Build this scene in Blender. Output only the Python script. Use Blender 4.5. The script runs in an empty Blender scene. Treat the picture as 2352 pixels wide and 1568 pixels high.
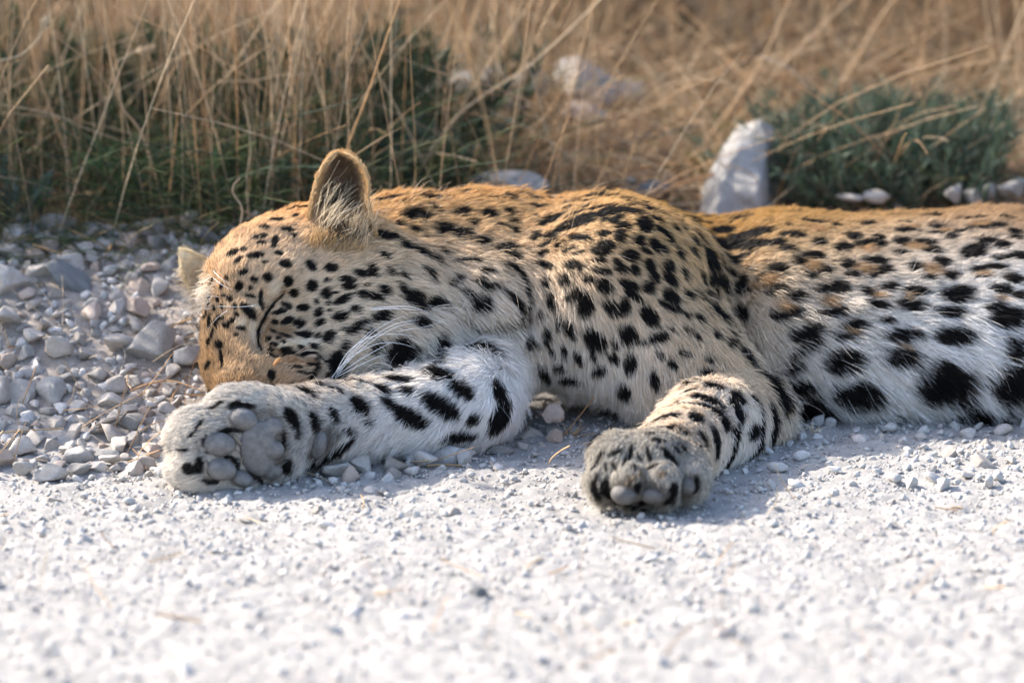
import bpy, math, random
import numpy as np
from mathutils import Vector, Matrix
from mathutils.bvhtree import BVHTree

scene = bpy.context.scene
COL = scene.collection
rng = np.random.default_rng(7)
random.seed(7)

# ------------------------------------------------------------------ camera
PITCH = math.radians(12.0)
DIST = 6.0
TGT = np.array([0.0, 0.0, 0.121])
FWD = np.array([0.0, math.cos(PITCH), -math.sin(PITCH)])
UPV = np.array([0.0, math.sin(PITCH), math.cos(PITCH)])
CAM = TGT - FWD * DIST
cam_d = bpy.data.cameras.new('camera')
cam_d.sensor_width = 36.0
cam_d.lens = 36.0 * DIST / 1.0
cam_d.clip_start = 0.1
cam_d.clip_end = 500.0
cam_d.dof.use_dof = True
cam_d.dof.focus_distance = DIST + 0.03
cam_d.dof.aperture_fstop = 3.4
cam = bpy.data.objects.new('camera', cam_d)
cam.location = CAM
cam.rotation_euler = (math.radians(90) - PITCH, 0, 0)
COL.objects.link(cam)
scene.camera = cam

# ------------------------------------------------------------------ sky, sun, exposure
SUN_EL, SUN_AZ = math.radians(37), math.radians(-64)      # azimuth from +Y, negative = to the left
SUN = np.array([math.cos(SUN_EL) * math.sin(SUN_AZ), math.cos(SUN_EL) * math.cos(SUN_AZ), math.sin(SUN_EL)])
world = bpy.data.worlds.new('World')
scene.world = world
world.use_nodes = True
wn = world.node_tree
bg = wn.nodes['Background']
sky = wn.nodes.new('ShaderNodeTexSky')
sky.sky_type = 'NISHITA'
sky.sun_disc = False
sky.sun_elevation = SUN_EL
sky.sun_rotation = SUN_AZ
sky.air_density = 0.85
sky.dust_density = 2.0
sky.ozone_density = 0.5
wn.links.new(sky.outputs[0], bg.inputs[0])
bg.inputs[1].default_value = 0.15
sun_d = bpy.data.lights.new('sun', 'SUN')
sun_d.energy = 3.2
sun_d.angle = math.radians(0.55)
sun_d.color = (1.0, 0.91, 0.79)
sun_o = bpy.data.objects.new('sun', sun_d)
sun_o.rotation_euler = Vector(-SUN).to_track_quat('-Z', 'Y').to_euler()
sun_o.location = (-3, 3, 4)
COL.objects.link(sun_o)
vs = scene.view_settings
vs.view_transform = 'Standard'
vs.look = 'None'
vs.gamma = 1.0
vs.exposure = 1.68
scene.cycles.max_bounces = 10
scene.cycles.diffuse_bounces = 4
scene.cycles.glossy_bounces = 4
scene.cycles.transmission_bounces = 8
scene.cycles.use_denoising = True
try:
    scene.cycles_curves.shape = 'RIBBONS'
    scene.cycles_curves.subdivisions = 2
except Exception:
    pass

# ------------------------------------------------------------------ picture plane to place
PW, PH = 2352.0, 1568.0
def ray(px, py):
    d = FWD * DIST + np.array([1.0, 0, 0]) * ((px - PW / 2) / PW) + UPV * ((PH / 2 - py) / PW)
    return d / np.linalg.norm(d)
def at(px, py, y):
    d = ray(px, py)
    return CAM + d * ((y - CAM[1]) / d[1])
def smooth(a, b, x):
    t = np.clip((x - a) / (b - a), 0, 1)
    return t * t * (3 - 2 * t)
# smooth value noise from sines, for terrain
_ns = [(rng.uniform(0, 6.28), rng.uniform(0, 6.28), rng.normal(size=2)) for _ in range(10)]
def wob(x, y, f):
    s = 0
    for a, b, d in _ns:
        s = s + np.sin(f * (d[0] * x + d[1] * y) + a)
    return s / 10.0
def ground(x, y):
    m = smooth(-0.26, 0.02, x)
    y0 = -0.07 + m * 0.45
    y1 = 0.46 + m * 0.26
    h = 0.14 * smooth(y0, y1, y)
    h = h + 0.004 * wob(x, y, 14) + 0.002 * wob(x + 3, y, 50)
    h = h + 0.02 * smooth(0.6, 1.6, y) * wob(x, y, 4)
    return h
def on_ground(px, py):
    d = ray(px, py)
    t = 4.5
    for _ in range(3000):
        p = CAM + d * t
        if p[2] <= ground(p[0], p[1]):
            break
        t += 0.004
    return CAM + d * t

def mkmat(name):
    m = bpy.data.materials.new(name)
    m.use_nodes = True
    nt = m.node_tree
    return m, nt, nt.nodes['Principled BSDF']
def node(nt, kind, **kw):
    n = nt.nodes.new(kind)
    for k, v in kw.items():
        setattr(n, k, v)
    return n
def tag(o, label=None, cat=None, group=None, kind=None):
    if label: o['label'] = label
    if cat: o['category'] = cat
    if group: o['group'] = group
    if kind: o['kind'] = kind
    return o
def mesh_obj(name, V, F, mat, parent=None, smooth_shade=True, col=None):
    me = bpy.data.meshes.new(name)
    V = np.asarray(V, dtype=np.float32)
    F = np.asarray(F)
    me.vertices.add(len(V))
    me.vertices.foreach_set('co', V.ravel())
    k = F.shape[1]
    me.loops.add(F.size)
    me.loops.foreach_set('vertex_index', F.astype(np.int32).ravel())
    me.polygons.add(len(F))
    me.polygons.foreach_set('loop_start', np.arange(0, F.size, k, dtype=np.int32))
    me.update(calc_edges=True)
    if smooth_shade:
        me.polygons.foreach_set('use_smooth', np.ones(len(F), dtype=bool))
    if col is not None:
        c = np.ones((len(V), 4), dtype=np.float32)
        c[:, :3] = col
        a = me.attributes.new('col', 'FLOAT_COLOR', 'POINT')
        a.data.foreach_set('color', c.ravel())
    me.materials.append(mat)
    o = bpy.data.objects.new(name, me)
    COL.objects.link(o)
    if parent is not None:
        o.parent = parent
    return o
def tubes(P, R, sides=3, flat=1.0):
    """P (N,K,3) centre lines, R (N,K) radii -> V, F (quads), strand index per vertex"""
    P = np.asarray(P, float); R = np.asarray(R, float)
    N, K, _ = P.shape
    T = np.gradient(P, axis=1)
    T /= np.linalg.norm(T, axis=2, keepdims=True) + 1e-9
    ref = np.where(np.abs(T[:, :1, 0:1]) > 0.8, np.array([0, 1.0, 0]), np.array([1.0, 0, 0]))
    A = np.cross(T, np.broadcast_to(ref, T.shape)); A /= np.linalg.norm(A, axis=2, keepdims=True) + 1e-9
    B = np.cross(T, A)
    ph = rng.uniform(0, 6.28, N)
    V = np.zeros((N, K, sides, 3))
    for s in range(sides):
        an = ph + 2 * math.pi * s / sides
        V[:, :, s] = P + (A * np.cos(an)[:, None, None] + B * (flat * np.sin(an))[:, None, None]) * R[:, :, None]
    idx = np.arange(N * K * sides).reshape(N, K, sides)
    fs = []
    for s in range(sides):
        s2 = (s + 1) % sides
        fs.append(np.stack([idx[:, :-1, s], idx[:, :-1, s2], idx[:, 1:, s2], idx[:, 1:, s]], -1).reshape(-1, 4))
    return V.reshape(-1, 3), np.concatenate(fs), np.repeat(np.arange(N), K * sides)
def spline(pts, k):
    """Catmull-Rom through pts -> k points"""
    p = np.asarray(pts, float)
    p = np.vstack([2 * p[0] - p[1], p, 2 * p[-1] - p[-2]])
    n = len(p) - 3
    out = []
    for u in np.linspace(0, n, k):
        i = min(int(u), n - 1); t = u - i
        a, b, c, d = p[i:i + 4]
        out.append(0.5 * ((2 * b) + (c - a) * t + (2 * a - 5 * b + 4 * c - d) * t * t + (3 * b - a - 3 * c + d) * t ** 3))
    return np.array(out)
# ------------------------------------------------------------------ bodies grown from blended volumes
class Volume:
    def __init__(s, lo, hi, h):
        s.lo = np.array(lo, float); s.h = h
        n = np.ceil((np.array(hi) - s.lo) / h).astype(int) + 1
        s.D = np.full(n, 0.1, dtype=np.float32)
        s.n = n
    def _block(s, lo, hi, pad):
        i0 = np.maximum(np.floor((lo - pad - s.lo) / s.h).astype(int), 0)
        i1 = np.minimum(np.ceil((hi + pad - s.lo) / s.h).astype(int) + 1, s.n)
        g = [s.lo[k] + np.arange(i0[k], i1[k]) * s.h for k in range(3)]
        X, Y, Z = np.meshgrid(*g, indexing='ij', sparse=True)
        return tuple(slice(i0[k], i1[k]) for k in range(3)), X, Y, Z
    def _mix(s, sl, d, k, sub):
        D = s.D[sl]
        d = d.astype(np.float32)
        if sub:
            hh = np.clip(0.5 - 0.5 * (D + d) / k, 0, 1)
            s.D[sl] = D * (1 - hh) - d * hh + k * hh * (1 - hh)
        else:
            hh = np.clip(0.5 + 0.5 * (D - d) / k, 0, 1)
            s.D[sl] = D * (1 - hh) + d * hh - k * hh * (1 - hh)
    def ell(s, c, r, k=0.02, rot=None, sub=False):
        c = np.array(c, float); r = np.array(r, float) * np.ones(3)
        m = r.max()
        sl, X, Y, Z = s._block(c - m, c + m, k + 0.01)
        x, y, z = X - c[0], Y - c[1], Z - c[2]
        if rot is not None:
            M = np.array(rot)            # rows: local axes
            x, y, z = (M[0, 0] * x + M[0, 1] * y + M[0, 2] * z, M[1, 0] * x + M[1, 1] * y + M[1, 2] * z, M[2, 0] * x + M[2, 1] * y + M[2, 2] * z)
        k0 = np.sqrt((x / r[0]) ** 2 + (y / r[1]) ** 2 + (z / r[2]) ** 2)
        k1 = np.sqrt((x / r[0] ** 2) ** 2 + (y / r[1] ** 2) ** 2 + (z / r[2] ** 2) ** 2) + 1e-6
        s._mix(sl, k0 * (k0 - 1) / k1, k, sub)
    def cone(s, a, b, ra, rb, k=0.02, sy=1.0, sub=False):
        a = np.array(a, float); b = np.array(b, float)
        m = max(ra, rb)
        pad = np.array([m, m * max(sy, 1), m])
        sl, X, Y, Z = s._block(np.minimum(a, b) - pad, np.maximum(a, b) + pad, k + 0.01)
        a2 = a * [1, 1 / sy, 1]; b2 = b * [1, 1 / sy, 1]; ab = b2 - a2
        x, y, z = X - a2[0], Y / sy - a2[1], Z - a2[2]
        t = np.clip((x * ab[0] + y * ab[1] + z * ab[2]) / (ab @ ab), 0, 1)
        d = np.sqrt((x - t * ab[0]) ** 2 + (y - t * ab[1]) ** 2 + (z - t * ab[2]) ** 2) - (ra + (rb - ra) * t)
        s._mix(sl, d, k, sub)
    def chain(s, pts, k=0.02, sy=1.0):
        for (a, ra), (b, rb) in zip(pts[:-1], pts[1:]):
            s.cone(a, b, ra, rb, k, sy)
    def surf(s, x, y):
        d = ray(x, y)
        t = np.arange(5.4, 6.9, .001)
        P = CAM + d * t[:, None]
        i = np.round((P - s.lo) / s.h).astype(int)
        ok = np.all((i >= 0) & (i < s.n), axis=1)
        i = np.clip(i, 0, s.n - 1)
        v = np.where(ok, s.D[i[:, 0], i[:, 1], i[:, 2]], .1)
        k = np.argmax(v < 0)
        return P[k], d
    def mesh(s):
        D = s.D
        ins = D < 0
        c = np.zeros(tuple(n - 1 for n in D.shape), dtype=np.int8)
        cor = [(i, j, k) for i in (0, 1) for j in (0, 1) for k in (0, 1)]
        def sh(A, o):
            return A[o[0]:A.shape[0] - 1 + o[0], o[1]:A.shape[1] - 1 + o[1], o[2]:A.shape[2] - 1 + o[2]]
        for o in cor:
            c += sh(ins, o)
        act = np.argwhere((c > 0) & (c < 8))
        idx = np.full(c.shape, -1, dtype=np.int32)
        idx[act[:, 0], act[:, 1], act[:, 2]] = np.arange(len(act))
        val = {o: D[act[:, 0] + o[0], act[:, 1] + o[1], act[:, 2] + o[2]].astype(float) for o in cor}
        S = np.zeros((len(act), 3)); W = np.zeros(len(act))
        for o in cor:
            for ax in range(3):
                if o[ax] == 0:
                    q = list(o); q[ax] = 1; q = tuple(q)
                    a, b = val[o], val[q]
                    m = (a < 0) != (b < 0)
                    t = np.where(m, a / np.where(m, a - b, 1), 0)
                    p = np.tile(np.array(o, float), (len(act), 1)); p[:, ax] += t
                    S += p * m[:, None]; W += m
        V = s.lo + (act + S / W[:, None]) * s.h
        F = []
        for ax in range(3):
            u, v = (ax + 1) % 3, (ax + 2) % 3
            a = [slice(None)] * 3; b = [slice(None)] * 3
            a[ax] = slice(0, -1); b[ax] = slice(1, None)
            e = np.argwhere(ins[tuple(a)] != ins[tuple(b)])
            ok = (e[:, u] > 0) & (e[:, v] > 0) & (e[:, u] < D.shape[u] - 1) & (e[:, v] < D.shape[v] - 1)
            e = e[ok]
            flip = ins[e[:, 0], e[:, 1], e[:, 2]]
            q = []
            for du, dv in ((-1, -1), (0, -1), (0, 0), (-1, 0)):
                w = e.copy(); w[:, u] += du; w[:, v] += dv
                q.append(idx[w[:, 0], w[:, 1], w[:, 2]])
            q = np.stack(q, 1)
            q[~flip] = q[~flip][:, ::-1]
            F.append(q)
        return V, np.concatenate(F)
def vnormals(V, F):
    n = np.cross(V[F[:, 2]] - V[F[:, 0]], V[F[:, 3 if F.shape[1] > 3 else 1]] - V[F[:, 1 if F.shape[1] > 3 else 0]])
    if F.shape[1] == 3:
        n = -n
    N = np.zeros_like(V)
    for k in range(F.shape[1]):
        np.add.at(N, F[:, k], n)
    return N / (np.linalg.norm(N, axis=1, keepdims=True) + 1e-12)
# ------------------------------------------------------------------ the leopard's body
px = 1 / 2352.0
vol = Volume((-0.37, -0.27, -0.03), (1.36, 0.54, 0.30), 0.0034)
A = at
# trunk, ribs, hips
vol.cone(A(1800, 720, .31), A(2300, 722, .33), .098, .104, .02, 1.55)
vol.cone(A(2300, 722, .33), A(2750, 740, .35), .104, .095, .02, 1.5)
vol.cone(A(1950, 800, .25), A(2500, 800, .27), .062, .068, .04, 1.2)
vol.ell((.80, .34, .10), (.15, .15, .11), .05)
vol.chain([((.82, .22, .07), .075), ((.70, .06, .05), .05), ((.86, -.02, .04), .034), ((.98, -.05, .03), .026)], .03)
vol.chain([((.84, .24, .06), .07), ((.78, .10, .045), .045), ((.95, .06, .035), .032), ((1.06, .03, .03), .026)], .03)
vol.chain([((.92, .36, .10), .05), ((1.05, .40, .05), .028), ((1.2, .36, .03), .022), ((1.32, .26, .025), .02)], .03)
# between shoulder and ribs
vol.cone(A(1560, 675, .35), A(1800, 712, .32), .074, .092, .03, 1.3)
# neck and withers
vol.cone(A(930, 618, .235), A(1130, 618, .255), .076, .072, .03)
vol.cone(A(1130, 618, .255), A(1400, 640, .28), .072, .080, .03)
vol.cone(A(1400, 640, .28), A(1560, 680, .31), .080, .076, .03, 1.1)
# throat
vol.cone(A(930, 700, .20), A(1170, 690, .20), .062, .064, .025)
# shoulder blade and upper arm
vol.ell(A(1420, 645, .215), (.105, .085, .078), .03)
vol.cone(A(1420, 660, .19), A(1535, 780, .165), .082, .062, .012)
vol.cone(A(1535, 780, .165), A(1668, 935, .115), .062, .049, .008)
# breast
vol.cone(A(1180, 735, .20), A(1340, 780, .20), .050, .052, .025)
vol.cone(A(1340, 765, .20), A(1510, 828, .165), .046, .056, .03)
vol.cone(A(1170, 780, .22), A(1300, 790, .25), .040, .036, .02)
# near forearm, curled towards the camera
vol.chain([(A(1695, 968, .105), .046), (A(1625, 985, .03), .046), (A(1560, 1030, -.07), .036), (A(1530, 1055, -.12), .033)], .014)
vol.ell(A(1487, 1088, -.165), (.056, .052, .031), .018)
for (x, y, d, r) in ((1390, 1105, -.195, .020), (1448, 1112, -.21, .022), (1520, 1112, -.21, .022), (1585, 1100, -.19, .020)):
    vol.ell(A(x, y, d), (r * .92, r * 1.15, r * 1.02), .006)
vol.ell(A(1425, 1045, -.17), (.030, .035, .022), .008)
vol.ell(A(1500, 1040, -.17), (.030, .035, .022), .008)
vol.ell(A(1560, 1065, -.16), (.026, .035, .022), .008)
# outstretched foreleg, lying with its sole to the camera
vol.chain([(A(1066, 928, .050), .036), (A(960, 948, .035), .039), (A(820, 963, .005), .035), (A(720, 970, -.025), .032)], .010)
vol.cone(A(1090, 912, .085), A(1020, 850, .17), .034, .034, .02)
vol.cone(A(1072, 920, .055), A(1165, 830, .20), .034, .033, .025)
vol.cone(A(1075, 938, .06), A(1140, 952, .12), .029, .018, .02)
vol.cone(A(720, 970, -.025), A(600, 1000, -.07), .034, .044, .018)
vol.ell(A(585, 1005, -.08), (.046, .030, .049), .015)
for (x, y, d, r) in ((540, 948, -.088, .028), (458, 998, -.10, .030), (462, 1066, -.105, .030), (545, 1098, -.10, .022)):
    vol.ell(A(x, y, d), (r * 1.12, r * 1.0, r * .93), .008)
# head
vol.ell(A(712, 722, .165), (.098, .085, .100), .02)
vol.ell(A(735, 620, .185), (.074, .075, .062), .03)         # crown
vol.ell(A(600, 640, .135), (.050, .055, .050), .03)          # forehead
vol.cone(A(557, 660, .105), A(545, 775, .088), .036, .033, .02)   # far brow and bridge of the nose
vol.cone(A(560, 770, .085), A(580, 870, .045), .033, .031, .018)  # muzzle ridge
vol.cone(A(640, 845, .062), A(610, 890, .045), .036, .030, .018)  # whisker pad
vol.ell(A(705, 848, .075), (.042, .035, .030), .015)
vol.ell(A(520, 845, .078), (.024, .024, .022), .012)         # nose side
vol.ell(A(535, 890, .06), (.022, .024, .016), .012)
vol.cone(A(655, 640, .103), A(600, 700, .088), .020, .016, .018)  # brow ridge
vol.ell(A(628, 752, .098), (.024, .016, .030), .012)         # closed eyelid
vol.ell(A(845, 745, .130), (.066, .055, .062), .03)          # cheek
vol.ell(A(880, 680, .150), (.055, .05, .055), .03)
vol.cone(A(790, 820, .10), A(930, 800, .13), .046, .042, .025)    # jaw
def feat(x, y, inset):
    p_, d_ = vol.surf(x, y)
    return p_ + d_ * inset
vol.ell(feat(668, 862, .012), (.032, .024, .022), .010)       # whisker pad bulge
vol.ell(feat(566, 742, .014), (.017, .018, .022), .010)       # brow by the inner eye corner
vol.ell(feat(545, 880, .012), (.022, .018, .016), .008)
gr = [(651, 675), (628, 697), (612, 720), (600, 742), (594, 766), (593, 785), (600, 803)]
gp = [feat(x_, y_, -.0015) for x_, y_ in gr]
lid = feat(632, 752, .016)
for p_ in gp:
    vol.ell(p_, .0065, .007, sub=True)
vol.ell(lid, (.020, .020, .027), .007)                        # closed eyelid
gp = [feat(x_, y_, -.001) for x_, y_ in ((640, 815), (690, 812), (740, 822), (775, 845))]
for p_ in gp:
    vol.ell(p_, .006, .008, sub=True)                         # fold above the whisker pad
gp = [feat(x_, y_, -.002) for x_, y_ in ((980, 690), (1040, 728), (1100, 745), (1160, 742), (1210, 735))]
for p_ in gp:
    vol.ell(p_, .010, .012, sub=True)                         # fold between throat and breast
gp = [feat(x_, y_, -.002) for x_, y_ in ((1172, 625), (1195, 640), (1208, 668), (1211, 700), (1210, 730))]
for p_ in gp:
    vol.ell(p_, .008, .012, sub=True)                         # neck fold
body_V, body_F = vol.mesh()
body_N = vnormals(body_V, body_F)
bvh = BVHTree.FromPolygons([tuple(v) for v in body_V], [tuple(int(i) for i in f) for f in body_F])
def hit(x, y):
    """the body's surface seen at a picture point"""
    d = ray(x, y)
    loc, nor, fi, dist = bvh.ray_cast(Vector(CAM), Vector(d))
    if loc is None:
        return None
    n = np.array(nor)
    if n @ d > 0:
        n = -n
    return np.array(loc), n
# ------------------------------------------------------------------ ground
def spaced(lo, hi, step, far_lo, far_hi, n):
    mid = np.arange(lo, hi + 1e-6, step)
    a = lo - (np.geomspace(step, step + (lo - far_lo), n) - step)[1:][::-1]
    b = hi + (np.geomspace(step, step + (far_hi - hi), n) - step)[1:]
    return np.concatenate([a, mid, b])
xs = spaced(-.72, .72, .006, -80, 80, 46)
ys = spaced(-1.15, .75, .006, -30, 160, 60)
X, Y = np.meshgrid(xs, ys, indexing='ij')
Z = ground(X, Y)
fine = np.exp(-(np.maximum(np.abs(X) - .7, 0) * 8 + np.maximum(np.abs(Y + .2) - 1, 0) * 8))
gz_ = rng.normal(size=X.shape)
gz_ = (gz_ + np.roll(gz_, 1, 0) + np.roll(gz_, 1, 1) + np.roll(gz_, -1, 0) + np.roll(gz_, -1, 1)) / 2.2
Z = Z + fine * (gz_ * .0011 + rng.normal(size=X.shape) * .0009 + .0012 * wob(X, Y, 160) + .0012 * wob(X + 1, Y - 2, 260))
soil = smooth(.37, .52, Y + .05 * wob(X, Y, 12) + .04 * wob(X, Y, 45) - .10 * smooth(.05, .2, X))
heap = smooth(-.02, .14, Y) * smooth(.05, -.10, X)
far = smooth(3, 12, np.hypot(X, Y))
c0 = np.array([.372, .356, .336]); c1 = np.array([.36, .31, .265]); c2 = np.array([.20, .13, .08]); c3 = np.array([.28, .19, .11])
C = c0 * np.ones(X.shape + (1,))
C = C * (1 - heap[..., None]) + c1 * heap[..., None]
C = C * (1 - soil[..., None]) + c2 * soil[..., None]
back = (far * (Y > 1))[..., None]
C = C * (1 - back) + c3 * back
I = np.arange(X.size).reshape(X.shape)
gm, nt, b = mkmat('limestone_dust')
an = node(nt, 'ShaderNodeAttribute', attribute_name='col')
tc = node(nt, 'ShaderNodeTexCoord')
n1 = node(nt, 'ShaderNodeTexNoise'); n1.inputs['Scale'].default_value = 14; n1.inputs['Detail'].default_value = 8; n1.inputs['Roughness'].default_value = .7
n2 = node(nt, 'ShaderNodeTexNoise'); n2.inputs['Scale'].default_value = 330; n2.inputs['Detail'].default_value = 5; n2.inputs['Roughness'].default_value = .7
for n_ in (n1, n2): nt.links.new(tc.outputs['Object'], n_.inputs['Vector'])
mr = node(nt, 'ShaderNodeMapRange'); mr.inputs['From Min'].default_value = .3; mr.inputs['From Max'].default_value = .7; mr.inputs['To Min'].default_value = .78; mr.inputs['To Max'].default_value = 1.14
nt.links.new(n1.outputs[0], mr.inputs['Value'])
mr2 = node(nt, 'ShaderNodeMapRange'); mr2.inputs['From Min'].default_value = .3; mr2.inputs['From Max'].default_value = .7; mr2.inputs['To Min'].default_value = .80; mr2.inputs['To Max'].default_value = 1.12
nt.links.new(n2.outputs[0], mr2.inputs['Value'])
mu = node(nt, 'ShaderNodeMath', operation='MULTIPLY'); nt.links.new(mr.outputs[0], mu.inputs[0]); nt.links.new(mr2.outputs[0], mu.inputs[1])
vm = node(nt, 'ShaderNodeVectorMath', operation='SCALE'); nt.links.new(an.outputs['Color'], vm.inputs[0]); nt.links.new(mu.outputs[0], vm.inputs['Scale'])
nt.links.new(vm.outputs[0], b.inputs['Base Color'])
bp = node(nt, 'ShaderNodeBump'); bp.inputs['Strength'].default_value = .8; bp.inputs['Distance'].default_value = .002
nt.links.new(n2.outputs[0], bp.inputs['Height']); nt.links.new(bp.outputs[0], b.inputs['Normal'])
b.inputs['Roughness'].default_value = .95
b.inputs['Specular IOR Level'].default_value = .15
g = mesh_obj('ground', np.stack([X, Y, Z], -1).reshape(-1, 3), np.stack([I[:-1, :-1], I[1:, :-1], I[1:, 1:], I[:-1, 1:]], -1).reshape(-1, 4), gm, col=C.reshape(-1, 3))
tag(g, kind='structure')

# ------------------------------------------------------------------ stones
def stone_mat(name, c_lo, c_hi, patch=.5, use_attr=False):
    m, nt, b = mkmat(name)
    tc = node(nt, 'ShaderNodeTexCoord'); oi = node(nt, 'ShaderNodeObjectInfo')
    n1 = node(nt, 'ShaderNodeTexNoise'); n1.inputs['Scale'].default_value = 2.2; n1.inputs['Detail'].default_value = 7; n1.inputs['Roughness'].default_value = .68
    n2 = node(nt, 'ShaderNodeTexNoise'); n2.inputs['Scale'].default_value = 11; n2.inputs['Detail'].default_value = 6; n2.inputs['Roughness'].default_value = .75
    va = node(nt, 'ShaderNodeVectorMath', operation='ADD')
    nt.links.new(tc.outputs['Object'], va.inputs[0])
    sc = node(nt, 'ShaderNodeMath', operation='MULTIPLY'); sc.inputs[1].default_value = 37
    nt.links.new(oi.outputs['Random'], sc.inputs[0]); nt.links.new(sc.outputs[0], va.inputs[1])
    for n_ in (n1, n2): nt.links.new(va.outputs[0], n_.inputs['Vector'])
    cr = node(nt, 'ShaderNodeValToRGB')
    cr.color_ramp.elements[0].position = .30; cr.color_ramp.elements[0].color = (*c_lo, 1)
    cr.color_ramp.elements[1].position = .66; cr.color_ramp.elements[1].color = (*c_hi, 1)
    nt.links.new(n1.outputs[0], cr.inputs[0])
    hs = node(nt, 'ShaderNodeHueSaturation')
    mv = node(nt, 'ShaderNodeMapRange'); mv.inputs['To Min'].default_value = .72; mv.inputs['To Max'].default_value = 1.18
    nt.links.new(oi.outputs['Random'], mv.inputs['Value'])
    mm = node(nt, 'ShaderNodeMapRange'); mm.inputs['From Min'].default_value = .3; mm.inputs['From Max'].default_value = .7; mm.inputs['To Min'].default_value = .82; mm.inputs['To Max'].default_value = 1.12
    nt.links.new(n2.outputs[0], mm.inputs['Value'])
    mx = node(nt, 'ShaderNodeMath', operation='MULTIPLY'); nt.links.new(mv.outputs[0], mx.inputs[0]); nt.links.new(mm.outputs[0], mx.inputs[1])
    nt.links.new(mx.outputs[0], hs.inputs['Value']); nt.links.new(cr.outputs[0], hs.inputs['Color'])
    nt.links.new(hs.outputs[0], b.inputs['Base Color'])
    bp = node(nt, 'ShaderNodeBump'); bp.inputs['Strength'].default_value = .55; bp.inputs['Distance'].default_value = .12
    nt.links.new(n2.outputs[0], bp.inputs['Height']); nt.links.new(bp.outputs[0], b.inputs['Normal'])
    b.inputs['Roughness'].default_value = .9; b.inputs['Specular IOR Level'].default_value = .2
    return m
MAT_PALE = stone_mat('pale_limestone', (.50, .44, .385), (.66, .61, .555))
MAT_GREY = stone_mat('grey_limestone', (.38, .36, .335), (.54, .515, .48))
MAT_DARK = stone_mat('dark_grey_stone', (.19, .20, .205), (.30, .31, .31))
MAT_PEACH = stone_mat('peach_limestone', (.54, .41, .33), (.66, .55, .47))
import bmesh
def ico(sub):
    bm = bmesh.new(); bmesh.ops.create_icosphere(bm, subdivisions=sub, radius=1.0)
    bm.verts.index_update()
    V = np.array([v.co[:] for v in bm.verts]); F = np.array([[v.index for v in f.verts] for f in bm.faces])
    bm.free()
    return V, F
def rock_shape(V, seed, cuts=10, rough=.03, depth=(.55, .92), planes=()):
    r = np.random.default_rng(seed)
    P = V.copy()
    for n, d in planes:
        n = np.array(n, float) / np.linalg.norm(n)
        P = P - np.maximum(P @ n - d, 0)[:, None] * n
    for _ in range(cuts):
        n = r.normal(size=3); n /= np.linalg.norm(n)
        d = r.uniform(*depth)
        e = P @ n - d
        P = P - np.maximum(e, 0)[:, None] * n
    for fq, am in ((2.0, rough * 1.6), (5.0, rough), (11.0, rough * .6)):
        D = r.normal(size=(6, 3)) * fq; ph = r.uniform(0, 6.28, 6)
        P = P * (1 + am * np.sin(P @ D.T + ph).mean(1)[:, None] * 1.6)
    P /= np.abs(P).max(0)
    return P
ico4, ico3, ico1, ico0 = ico(4), ico(3), ico(2), ico(1)
stone_me = []
for i in range(16):
    P = rock_shape(ico3[0], 100 + i, cuts=10 + i % 6, rough=.05, depth=(.30, .76))
    o_ = mesh_obj('stone', P, ico3[1], MAT_PALE, smooth_shade=False)
    stone_me.append(o_.data); bpy.data.objects.remove(o_)
STONES = []
def sdf(p):
    i = np.round((p - vol.lo) / vol.h).astype(int)
    if np.any(i < 0) or np.any(i >= vol.n): return .1
    return float(vol.D[tuple(i)])
def stone(name, c, r, label, mat=None, group=None, cat='stone', seed=None, rot=None, cuts=8, rough=.035, planes=()):
    if seed is None:
        me = stone_me[len(STONES) % 16]
        if mat is not None and mat is not MAT_PALE:
            key = me.name + mat.name
            if key not in bpy.data.meshes:
                m2 = me.copy(); m2.name = key; m2.materials.clear(); m2.materials.append(mat)
            me = bpy.data.meshes[key]
    else:
        tmp = mesh_obj('stone', rock_shape(ico4[0], seed, cuts + 2, rough * 1.3, (.40, .85), planes), ico4[1], mat or MAT_PALE, smooth_shade=False)
        me = tmp.data; bpy.data.objects.remove(tmp)
    o = bpy.data.objects.new(name, me)
    COL.objects.link(o)
    o.location = c; o.scale = r
    o.rotation_euler = rot if rot is not None else (random.uniform(-.35, .35), random.uniform(-.35, .35), random.uniform(0, 6.28))
    tag(o, label, cat, group)
    STONES.append((np.array(c), max(r)))
    return o
def heap_px(x, y): return x * .42130, 488.1 + y * .42130
kh = .4213 * px
def traced(x, y, a, b, label, mat=None, seed=None, rot=None, name='stone', depth=1.0, group=None, conv_=heap_px, k=kh, cuts=8, rough=.035, sink=.35, ymax=9):
    X_, Y_ = conv_(x, y)
    g_ = on_ground(X_, Y_ + sink * b * k / px)
    c = at(X_, Y_, min(g_[1] + b * k * .05, ymax))
    return stone(name, c, (a * k, (a + b) * .5 * k * depth, b * k), label, mat, group, seed=seed, rot=rot, cuts=cuts, rough=rough)
Z0 = (0, 0, 0)
traced(820, 722, 152, 150, 'largest rounded grey rock on the gravel, left of the leopard\'s face', MAT_GREY, 11, (0, .15, .3), 'rock', cuts=14, rough=.03)
traced(35, 385, 125, 108, 'large smooth pale boulder at the left edge of the photo', MAT_PALE, 12, (0, .5, .2), 'rock', cuts=6)
traced(15, 510, 62, 62, 'grey stone below the pale boulder at the left edge', MAT_GREY, 13, Z0)
traced(395, 372, 175, 84, 'long dark grey slab half buried at the top of the gravel heap', MAT_DARK, 14, (0, .42, -.1), 'rock', .6, cuts=12)
traced(768, 405, 66, 66, 'angular peach-coloured block lying left of the far ear', MAT_PEACH, 15, (.2, .3, .4), cuts=9)
traced(655, 522, 62, 60, 'pale stone directly above the largest grey rock', MAT_PALE, 16)
traced(503, 500, 56, 42, 'flattish grey stone below the dark slab', MAT_GREY, 17)
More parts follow.
